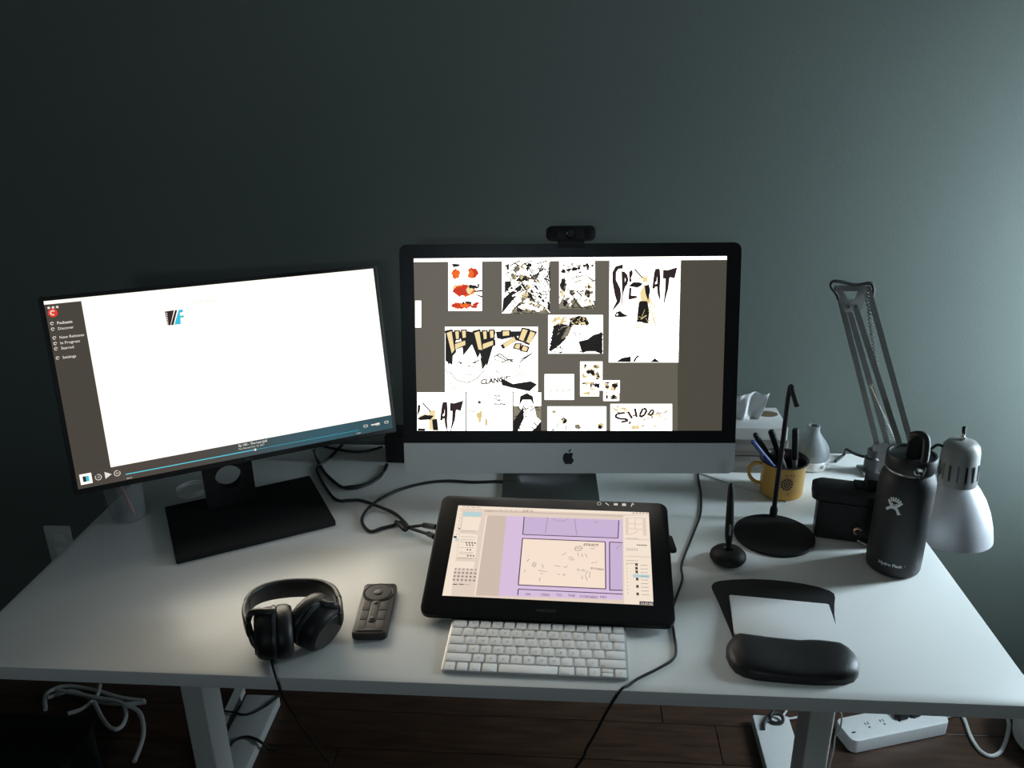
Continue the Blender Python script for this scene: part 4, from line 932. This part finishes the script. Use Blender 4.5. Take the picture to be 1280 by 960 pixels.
MB().slab(tx1 - tx0, ty1 - ty0, H + .042, H + .078, .003, .001, TR((tx0 + tx1) / 2, (ty0 + ty1) / 2, 0)).build('upper_drawer', M_WOODG, bxo)
tb = thing('tissue_box', 'white tissue box with a brown oval opening, on the wood-grain box', 'tissue box', ((tx0 + tx1) / 2, (ty0 + ty1) / 2, H + .078))
MB().slab(tx1 - tx0 - .006, ty1 - ty0 - .006, H + .078, H + .106, .003, .001, TR((tx0 + tx1) / 2, (ty0 + ty1) / 2, 0)).build('carton', M_CARD, tb)
oc = onz(961, 521.5, .1065); MB().lathe([(0, 0), (.024, 0), (.024, .0004), (0, .0004)], 28, TR(oc.x, .775, H + .106), sx=1.0, sy=.7).build('opening', M_BROWN, tb)
# tissue: crumpled upright sheet
ts_ = thing('tissue', 'crumpled white tissue poking out of the tissue box', 'tissue', (.52, .745, H + .106))
tm_ = MB(); nx, nz = 22, 14; rt_ = random.Random(3)
topx0, topx1 = ony(915, 497, .75), ony(962, 489, .75); bx0, bx1 = ony(915, 533, .745), ony(944, 533, .745)
vv = []
for j in range(nz + 1):
    t = j / nz
    for i in range(nx + 1):
        s = i / nx
        a = bx0.lerp(bx1, s); b = topx0.lerp(topx1, s) + Vector((0, 0, .004 * math.sin(s * 5)))
        p = a.lerp(b, t); amp = .010 * (1 - .3 * t)
        p = p + Vector((0, amp * math.sin(s * 9 + t * 2.2) + .003 * math.sin(s * 19 - t * 5), .001 * math.sin(s * 13)))
        if j == 0: p.z = H + .1062
        vv.append(p)
ff = [(j * (nx + 1) + i, j * (nx + 1) + i + 1, (j + 1) * (nx + 1) + i + 1, (j + 1) * (nx + 1) + i) for j in range(nz) for i in range(nx)]
tm_.add(vv, ff); to = tm_.build('sheet', M_TISSUE, ts_, ang=80)
sm_ = to.modifiers.new('thickness', 'SOLIDIFY'); sm_.thickness = .0008

# ================================================================== BOXY GADGET
g0, g1 = onz(1017, 672), onz(1068, 679)
gd = thing('boxy_gadget', 'chunky black plastic gadget with raised block on top, left behind the flask', 'gadget', (.66, .46, H))
gx = (g1 - g0).normalized(); SG = frame(g0, gx, Vector((0, 0, 1)).cross(gx)); SG.translation = g0
MB().slab(.142, .050, 0, .076, .005, .002, TR(.071, .028, 0)).build('body', M_BLACK, gd, SG)
tpg = MB(); tpg.rings([[(x + .066, y + .026, z) for x, y in rrect(.156 - 2 * i, .056 - 2 * i, .012)] for i, z in ((.010, .072), (.0, .082), (0, .098), (.008, .106))]); tpg.build('top_cover', M_BLACK, gd, SG)
MB().slab(.036, .032, .105, .128, .003, .002, TR(.096, .030, 0)).build('raised_block', M_BLACKM, gd, SG)
MB().slab(.02, .028, .105, .111, .002, .001, TR(.07, .030, 0)).build('shoe', M_BLACKM, gd, SG)
MB().slab(.0012, .03, .0, .0008, .0004, .0002, TR(.0345, .0028, .028) @ RX(PI / 2)).build('seam', M_LOGO, gd, SG)
cp = ony(1072, 664, (g1.y - .012)); MB().tube([cp + Vector((.006 * math.cos(a), 0, .006 * math.sin(a))) for a in [.3 + i * .42 for i in range(11)]], .0022, 8).build('copper_ring', M_COPPER, gd)
MB().tube([onz(1069, 674, .004), onz(1085, 682, .004)], .0026, 8, smooth=False).build('metal_bar', M_STEEL, gd)

# ================================================================== HEADPHONES
hp = thing('headphones', 'black over-ear headphones lying on the desk beside handheld remote', 'headphones', (-.30, .10, H))
NZ = lambda u, v, z: onz(290 + u / 7.113, 715 + v / 7.113, z)
def strip(pts, w, th, name, m, T=None, sub=6, lean=0.):
    P = catmull(pts, sub); R_ = []
    for i, p in enumerate(P):
        t = (P[min(i + 1, len(P) - 1)] - P[max(i - 1, 0)]); t.z = 0 if abs(t.z) < t.length * .6 else t.z; t.normalize()
        nrm = Vector((0, 0, 1)).cross(t).normalized(); up = (Vector((0, 0, 1)) + nrm * lean).normalized()
        k = i / (len(P) - 1); ww = w(k) if callable(w) else w
        R_.append([p + nrm * x + up * y for x, y in rrect(th, ww, th * .45, 3)])
    return MB().rings(R_).build(name, m, hp)
bz = .048
band = [NZ(135, 300, .052), NZ(190, 232, .05), NZ(300, 180, .046), NZ(460, 148, .040), NZ(640, 138, .037), NZ(800, 146, .038), NZ(905, 190, .042), NZ(955, 270, .046)]
strip(band, lambda k: .026 + .009 * math.sin(PI * k), .009, 'headband', M_LEATHER)
strip([NZ(165, 258, .052), NZ(125, 320, .053), NZ(112, 400, .053), NZ(130, 480, .052), NZ(145, 520, .05)], .024, .0065, 'slider_arm', M_HPGREY)
strip([NZ(940, 235, .046), NZ(968, 310, .047), NZ(970, 380, .047), NZ(955, 420, .046)], .024, .0065, 'slider_arm', M_HPGREY)
def cup(center, axis, up, a, b, nm):
    ax = Vector(axis).normalized(); u = Vector(up); u = (u - ax * u.dot(ax)).normalized(); v = u.cross(ax)
    S = Matrix((v, u, ax)).transposed().to_4x4(); S.translation = Vector(center)
    n = 72
    def ell(k, z, wr=0): return [((a * k + wr * math.sin(i * 2 * PI * 36 / n)) * math.cos(2 * PI * i / n), (b * k + wr * math.sin(i * 2 * PI * 36 / n)) * math.sin(2 * PI * i / n), z) for i in range(n)]
    cu = MB(); cu.rings([ell(.50, -.012), ell(.56, -.020), ell(.72, -.0245), ell(.88, -.023, .0003), ell(.975, -.017, .0006), ell(1.0, -.010, .0009), ell(.985, -.003, .0007), ell(.93, .0)], cap1=True)
    cu.build('ear_cushion', M_LEATHER, hp, S, ang=60)
    rg_ = MB(); rg_.rings([ell(.93, -.0005), ell(.99, .0005), ell(1.0, .003), ell(.99, .0055), ell(.95, .0065)]); rg_.build('trim_ring', M_HPBLUE, hp, S)
    shl = MB(); shl.rings([ell(.95, .006), ell(.955, .012), ell(.94, .019), ell(.89, .025), ell(.80, .0295), ell(.62, .0315), ell(.3, .032)]); shl.build('ear_cup', M_BLACK, hp, S)
    fc = MB(); fc.rings([ell(.74, .0305), ell(.72, .0322), ell(.3, .0330)]); fc.build('cup_face', M_HPGREY, hp, S)
    return S
SLc = cup((-.3035, .052, H + .041), (-.93, -.33, .06), (.02, .0, 1), .044, .0395, 'l')
SRc = cup((-.2545, .082, H + .040), (.86, -.42, -.30), (.28, .12, .95), .045, .0405, 'r')
def yoke(S, root, side, b):
    top = S @ Vector((0, b * .92, .012)); bot = S @ Vector((0, -b * .80, .014)); root = Vector(root)
    o1 = S.to_3x3() @ Vector((0, 0, 1))
    for e, k in ((top, 1), (bot, -1)):
        mid = root.lerp(e, .55) + o1 * .008 + Vector((0, 0, .010 * k)); 
        MB().tube([root, mid, e - o1 * .0 + Vector((0, 0, .002 * k)), e - o1 * .010], lambda t: .0046 + .0022 * t, 10).build('yoke', M_HPGREY, hp)
yoke(SLc, NZ(140, 445, .052), -1, .0395)
yoke(SRc, NZ(945, 335, .050), 1, .0405)
jb = SLc @ Vector((.004, -.0385, .012))
hcb = [jb, onz(342.5, 839, .0035), ony(345.5, 847.5, -.002), ony(348.5, 858, -.0045), ony(353, 870, -.004), ony(361, 884, 0), ony(370, 897, .01), ony(381, 915, .03), Vector((-.20, .12, .30)), Vector((-.21, .20, .06)), Vector((-.24, .28, .004)), Vector((-.34, .34, .003))]
MB().tube(hcb, .0019, 8).build('audio_cable', M_RUBBER, hp)

# ================================================================== HANDHELD REMOTE
rmx = thing('handheld_remote', 'dark metal handheld remote with round dial and brown button panels', 'remote', (-.176, .157, H), math.radians(4.2))
SRm = TR(-.1765, .157, H) @ RZ(math.radians(4.2)); rh = .0135
MB().slab(.056, .137, 0, rh, .008, .003, SRm).build('body', M_REM, rmx)
MB().lathe([(.0, 0), (.0262, 0), (.0262, .0012), (.0250, .0018), (.0225, .0010), (.0222, .0006)], 40, SRm @ TR(0, .0395, rh - .0002), cap1=False).build('dial_ring', M_BLACK, rmx)
MB().lathe([(.0222, 0), (.0222, .0022), (.0205, .0026), (.009, .0022), (.0, .0020)], 40, SRm @ TR(0, .0395, rh - .0002)).build('dial', M_REMB, rmx)
MB().lathe([(.0075, 0), (.0075, .0032), (.0055, .0038), (0, .0036)], 28, SRm @ TR(0, .0395, rh - .0002)).build('dial_button', M_REML, rmx)
MB().slab(.0445, .082, rh - .0004, rh + .0004, .006, .0002, SRm @ TR(0, -.0215, 0)).build('panel_trim', M_REML, rmx)
for sx in (-1, 1):
    for j in range(3): MB().slab(.0125, .0235, rh, rh + .0013, .0025, .0004, SRm @ TR(sx * .0142, .0035 - j * .0245, 0)).build('button', M_REMB, rmx)
MB().slab(.0405, .006, rh, rh + .0012, .002, .0004, SRm @ TR(0, -.058, 0)).build('button', M_REMB, rmx)
MB().slab(.0140, .058, rh, rh + .0014, .007, .0004, SRm @ TR(0, -.0105, 0)).build('slider_trim', M_REML, rmx)
MB().slab(.0118, .055, rh + .0012, rh + .0019, .0058, .0003, SRm @ TR(0, -.0105, 0)).build('slider_track', M_REMB, rmx)
for yq in (.0105, -.0305): MB().lathe([(0, 0), (.0042, 0), (.004, .0010), (.002, .0016), (0, .0017)], 20, SRm @ TR(0, yq, rh + .0018)).build('slider_button', M_REML, rmx)

# ================================================================== CABLES ON THE DESK
def cable(name, label, pts, r, m, sub=8, cat='cable', plugs=()):
    o = MB().tube(pts, r, 8, sub).build(name, m); return tag(o, label, cat)
def dpts(px, r, lifts=None):
    out = []
    for i, p in enumerate(px):
        z = r + (lifts or {}).get(i, 0); out.append(onz(p[0], p[1], z))
    return out
CZ = lambda u, v: (380 + u / 5.333, 540 + v / 5.333)
Lc = SW @ Vector((-.205, .052, -.008)); Lc2 = SW @ Vector((-.205, .03, -.008))
r_ = .0032
for k, (src, pts_, lbl) in enumerate(((Lc, [(800, 622), (740, 628), (690, 632), (640, 600), (600, 620), (520, 640), (445, 662), (395, 620), (392, 560), (460, 480), (600, 400), (780, 345), (950, 326), (1130, 334), (1290, 330), (1420, 335)], 'black tablet cable looping across the desk to behind the computer'),
                                      (Lc2, [(830, 680), (770, 662), (700, 635), (670, 600), (600, 540), (480, 490), (380, 456), (300, 455), (235, 458), (180, 420), (100, 290), (92, 230), (150, 190), (215, 125), (255, 85)], 'black tablet cable running left toward the monitor stand'))):
    p3 = dpts([CZ(*t) for t in pts_], r_, {0: .022, 1: .014, 2: .006, 3: (.004 if k else .0), 5: (.0065 if k == 1 else 0), 9: (.0 if k else 0.0065)})
    root = thing('tablet_cable', lbl, 'cable', tuple(onz(*CZ(*pts_[6]), 0)))
    MB().tube(p3, r_, 8, 8).build('cord', M_RUBBER, root)
    a = p3[0]; b = Vector((src.x - .001, src.y, src.z)); MB().tube([a, a.lerp(b, .5), b], .0052, 10, 3).build('plug', M_BLACK, root)
cable('cable_tie', 'small black tie wrapped round the crossing tablet cables', dpts([CZ(615, 600), CZ(640, 622), CZ(672, 650), CZ(690, 640)], .004, {0: .004, 1: .009, 2: .009, 3: .004}), .0045, M_RUBBER, cat='cable tie')
cable('power_cable', 'black cable drooping in a wide loop from the monitor to the black box', [onz(*CZ(70, 118), .03), *dpts([CZ(85, 180), CZ(130, 260), CZ(190, 320), CZ(250, 366), (435, 608.5), CZ(400, 350), CZ(480, 310), CZ(540, 255), CZ(556, 215)], .003)], .003, M_RUBBER)
cable('power_cable', 'second black cable following the drooping loop beside the monitor stand', [onz(*CZ(62, 118), .03), *dpts([CZ(100, 200), CZ(150, 285), CZ(215, 345), CZ(290, 376), CZ(380, 366), CZ(460, 335), CZ(520, 285), CZ(548, 215)], .0028, {3: .003, 4: .003})], .0028, M_RUBBER)
cable('power_cable', 'black cable stretched level across the desk behind the monitor edge', dpts([CZ(120, 92), CZ(200, 110), CZ(300, 128), CZ(380, 130), CZ(450, 120), CZ(520, 98)], .003), .003, M_RUBBER)
bxp = onz(494, 579)
bb = thing('black_speaker_box', 'small black box standing half hidden behind the computer', 'box', (-.235, .735, H))
MB().slab(.09, .07, H, H + .062, .004, .002, TR(-.231, .741, 0)).build('case', M_BLACKM, bb); MB().slab(.09, .0725, H + .060, H + .064, .004, .001, TR(-.231, .741, 0)).build('lid', M_BLACK, bb)
# thin cable from the computer, past the tablet, over the front edge
QZ = lambda u, v: (700 + u / 2.4615, 570 + v / 2.4615)
pz = dpts([QZ(424, 20), QZ(426, 70), QZ(434, 120), QZ(432, 180), QZ(410, 240), QZ(375, 330), QZ(376, 380), QZ(352, 450), QZ(345, 500), QZ(350, 540), QZ(357, 600), QZ(345, 628), QZ(300, 655), QZ(240, 685), QZ(212, 705)], .0021)
pz += [ony(777, 862.5, -.001) + Vector((0, 0, .002)), ony(768, 874, -.0045), ony(757, 892, -.004), ony(745, 915, .0), ony(733, 936, .004), ony(718, 962, .006), Vector((.03, .05, .30)), Vector((-.02, .10, .08)), Vector((-.06, .16, .004)), Vector((-.16, .22, .003))]
cable('thin_cable', 'thin black cable winding past the tablet and over the front desk edge', pz, .0021, M_RUBBER)
cable('thin_cable', 'thin white cable running from the computer to the yellow mug', dpts([(865, 590), (882, 594), (905, 602), (930, 609), (948, 613), (962, 615), (974, 621), (983, 627.5)], .0014, {0: .0}), .0014, M_WCABLE)

# ================================================================== THINGS BEHIND THE LEFT MONITOR
jx = onz(162, 645); jar = thing('clear_tumbler', 'smoky clear plastic tumbler near the left end of the desk', 'tumbler', (jx.x, jx.y, H))
MB().lathe([(0, 0), (.032, 0), (.033, .004), (.040, .105), (.0385, .105), (.0315, .006), (0, .006)], 32, TR(jx.x, jx.y, H)).build('cup', M_TRANSL, jar)
rdp = thing('red_pencil', 'short red pencil leaning inside the clear tumbler', 'pencil', (jx.x + .01, jx.y, H + .006))
MB().tube([(jx.x + .018, jx.y - .012, H + .012), (jx.x - .016, jx.y + .008, H + .085)], .004, 6, smooth=False).build('shaft', M_RED, rdp)
rp_ = onz(242, 615); ec = [rp_ + Vector(((.030 + .002 * (i % 3)) * math.cos(i * .5), .034 * math.sin(i * .5), .002 + .00035 * i)) for i in range(38)]
cable('earphone_cable', 'loose coil of thin white earphone cable behind the monitor stand', [Vector((p.x, p.y, H + .0018 + .0003 * i)) for i, p in enumerate(ec)], .0014, M_WCABLE, 3)
ol = ony(75, 672, WALL_Y)
out_ = thing('wall_outlet', 'white outlet plate on the wall below the desk end', 'outlet', (ol.x, WALL_Y, ol.z - .057))
MB().slab(.072, .115, 0, .006, .004, .002, TR(ol.x, WALL_Y - .0, ol.z - .02) @ RX(PI / 2)).build('cover_plate', M_OUTLET, out_)
for dz in (-.02, .02): MB().slab(.034, .028, .006, .0075, .010, .0005, TR(ol.x, WALL_Y, ol.z - .02 + dz) @ RX(PI / 2)).build('socket', M_WPLAST, out_)
cable('outlet_cord', 'white cord curving down from the wall outlet', [Vector((ol.x + .004, WALL_Y - .012, ol.z - .04)), Vector((ol.x, WALL_Y - .03, ol.z - .07)), Vector((ol.x - .05, WALL_Y - .03, ol.z - .17)), Vector((ol.x - .075, WALL_Y - .03, .05)), Vector((ol.x - .078, WALL_Y - .04, .006))], .004, M_WCABLE)

# ================================================================== UNDER THE DESK
FZ = -H
cw = [(58, 885), (60, 866), (78, 857), (105, 858), (135, 866), (172, 876), (190, 877)]
cset = [[(57, 887), (58, 868), (80, 858), (115, 862), (150, 872), (180, 876)], [(60, 872), (90, 864), (120, 876), (150, 880), (182, 878)], [(125, 856), (121, 870), (105, 885), (85, 892)],
        [(118, 878), (128, 898), (140, 911), (152, 908), (158, 892), (150, 878), (120, 872), (70, 862)], [(150, 878), (172, 888), (179, 905), (178, 925), (168, 952)]]
crd = thing('coiled_cord', 'tangled bundle of white cord on the floor under the desk', 'cord', tuple(onz(120, 880, FZ)))
for i, ps in enumerate(cset):
    MB().tube([onz(x, y, FZ + .006 + .007 * i) for x, y in ps], .0055, 8, 8).build('cord_loop', M_WCABLE, crd)
bk = onz(40, 915, FZ + .16)
bn = thing('storage_bin', 'charcoal storage bin on the floor under the left desk end', 'bin', (bk.x, bk.y - .05, 0))
MB().slab(.30, .22, 0, .15, .02, .004, TR(bk.x - .03, bk.y - .06, 0)).build('bin', M_BOXD, bn); MB().slab(.31, .23, .15, .16, .02, .002, TR(bk.x - .03, bk.y - .06, 0)).build('lid', M_BLACKM, bn)
l0, l1 = onz(317, 862, FZ + .012), onz(284, 936, FZ + .012); ld = (l1 - l0)
chn = MB().box((ld.length / 2, 0, 0), (ld.length, .022, .024)).build('cable_channel', M_WMETAL, None, frame(Vector((l0.x - .035, l0.y, .012)), Vector((l1.x - l0.x, l1.y - l0.y, 0)), (0, 0, 1)) @ RX(PI / 2), smooth=False)
tag(chn, 'narrow pale cable channel on the floor beside the left desk foot', 'cable channel')
cable('floor_cable', 'thin black cable draped over the rear of the left desk foot', [onz(274, 888, FZ + .02), onz(290, 890, FZ + .03), onz(309, 893, FZ + .0345), onz(330, 884, FZ + .0345), onz(350, 869, FZ + .034), onz(362, 858, FZ + .01)], .0025, M_RUBBER)
cable('floor_cable', 'thick black cable arched across the middle of the left desk foot', [onz(284, 938, FZ + .0345), onz(293, 926, FZ + .0345), onz(307, 921, FZ + .0345), onz(320, 924, FZ + .0345), onz(328, 929, FZ + .034), onz(336, 934, FZ + .01), onz(345, 936, FZ + .004)], .0035, M_RUBBER)
ps_ = thing('power_strip', 'white power strip on the wood floor beside the right desk leg', 'power strip', (.95, .725, 0), math.radians(17))
SS = TR(.952, .712, 0) @ RZ(math.radians(17)); SS2 = SS
MB().slab(.275, .078, 0, .040, .018, .003, SS, n=8).build('body', M_WPLAST, ps_)
for i in range(5):
    for k_, (ox, oy, w_, h_) in enumerate(((-.004, .006, .002, .007), (.004, .006, .002, .008), (0, -.006, .004, .004))):
        MB().box((-.07 + i * .042 + ox, oy, .0402), (w_, h_, .0006), SS).build('socket_slot', M_LOGO, ps_, smooth=False)
MB().box((-.118, -.012, .0402), (.010, .004, .0008), SS).build('switch', M_BLACK, ps_, smooth=False)
for i, ox in enumerate((.026, .062)):
    pg = SS @ Vector((ox, .008, .0405)); tgp = thing('power_plug', ('black plug in the middle socket of the power strip', 'black plug in the end socket of the power strip')[i], 'plug', tuple(pg))
    MB().slab(.026, .030, 0, .020, .004, .002, SS @ TR(ox, .008, .0407)).build('plug_body', M_BLACK, tgp); MB().tube([SS @ Vector((ox, .02, .053)), SS @ Vector((ox + .004, .045, .05)), SS @ Vector((ox + .01, .07, .02))], .003, 8).build('lead', M_RUBBER, tgp)
wl = [SS @ Vector((.136, .0, .02)), SS @ Vector((.15, .004, .012))] + [onz(x, y, FZ + .0052) for x, y in ((1196, 893), (1203, 895), (1207, 903), (1214, 922), (1226, 939), (1240, 945), (1252, 938), (1259, 920), (1261, 905), (1258, 893))]
cable('strip_cord', 'thick white cord of the power strip lying in a U-shaped loop', wl, .0048, M_WCABLE)
wbn = thing('waste_bin', 'low pale grey round bin on the floor beyond the power strip cord', 'bin', (1.335, .69, 0))
MB().lathe([(0, 0), (.082, 0), (.094, .010), (.098, .04), (.102, .10), (.1045, .10), (.1045, .106), (.100, .106), (.094, .04), (.086, .014), (0, .012)], 40, TR(1.337, .69, 0)).build('tub', M_OUTLET, wbn)
MB().lathe([(.1015, .10), (.107, .099), (.1085, .103), (.107, .108), (.1015, .108)], 40, TR(1.337, .69, 0), cap0=False, cap1=False).build('rim', M_WPLAST, wbn)
KZ = lambda u, v, z: onz(920 + u / 7.111, 870 + v / 7.111, FZ + z)
cable('floor_cable', 'black cable looped over the rear end of the right desk foot', [KZ(245, 295, .034), KZ(248, 250, .036), KZ(275, 200, .040), KZ(320, 160, .044), KZ(370, 150, .044), KZ(412, 185, .040), KZ(410, 232, .036), KZ(350, 240, .0345), KZ(305, 215, .036), KZ(310, 170, .048), KZ(345, 120, .05)], .0042, M_RUBBER)
cable('floor_cable', 'thin white cable crossing the floor behind the right desk foot', [KZ(460, 110, .004), KZ(415, 195, .004), KZ(480, 200, .004), KZ(560, 185, .004), KZ(640, 150, .004)], .003, M_WCABLE)
lc_ = [ony(1049, 886, .385), ony(1052, 897, .385), ony(1050, 910, .392), ony(1044, 920, .398), ony(1042, 935, .398), ony(1036, 962, .398), ony(1030, 1000, .398)]
cable('leg_cable', 'thin pale cable running down the right desk column', lc_, .0018, M_WCABLE)
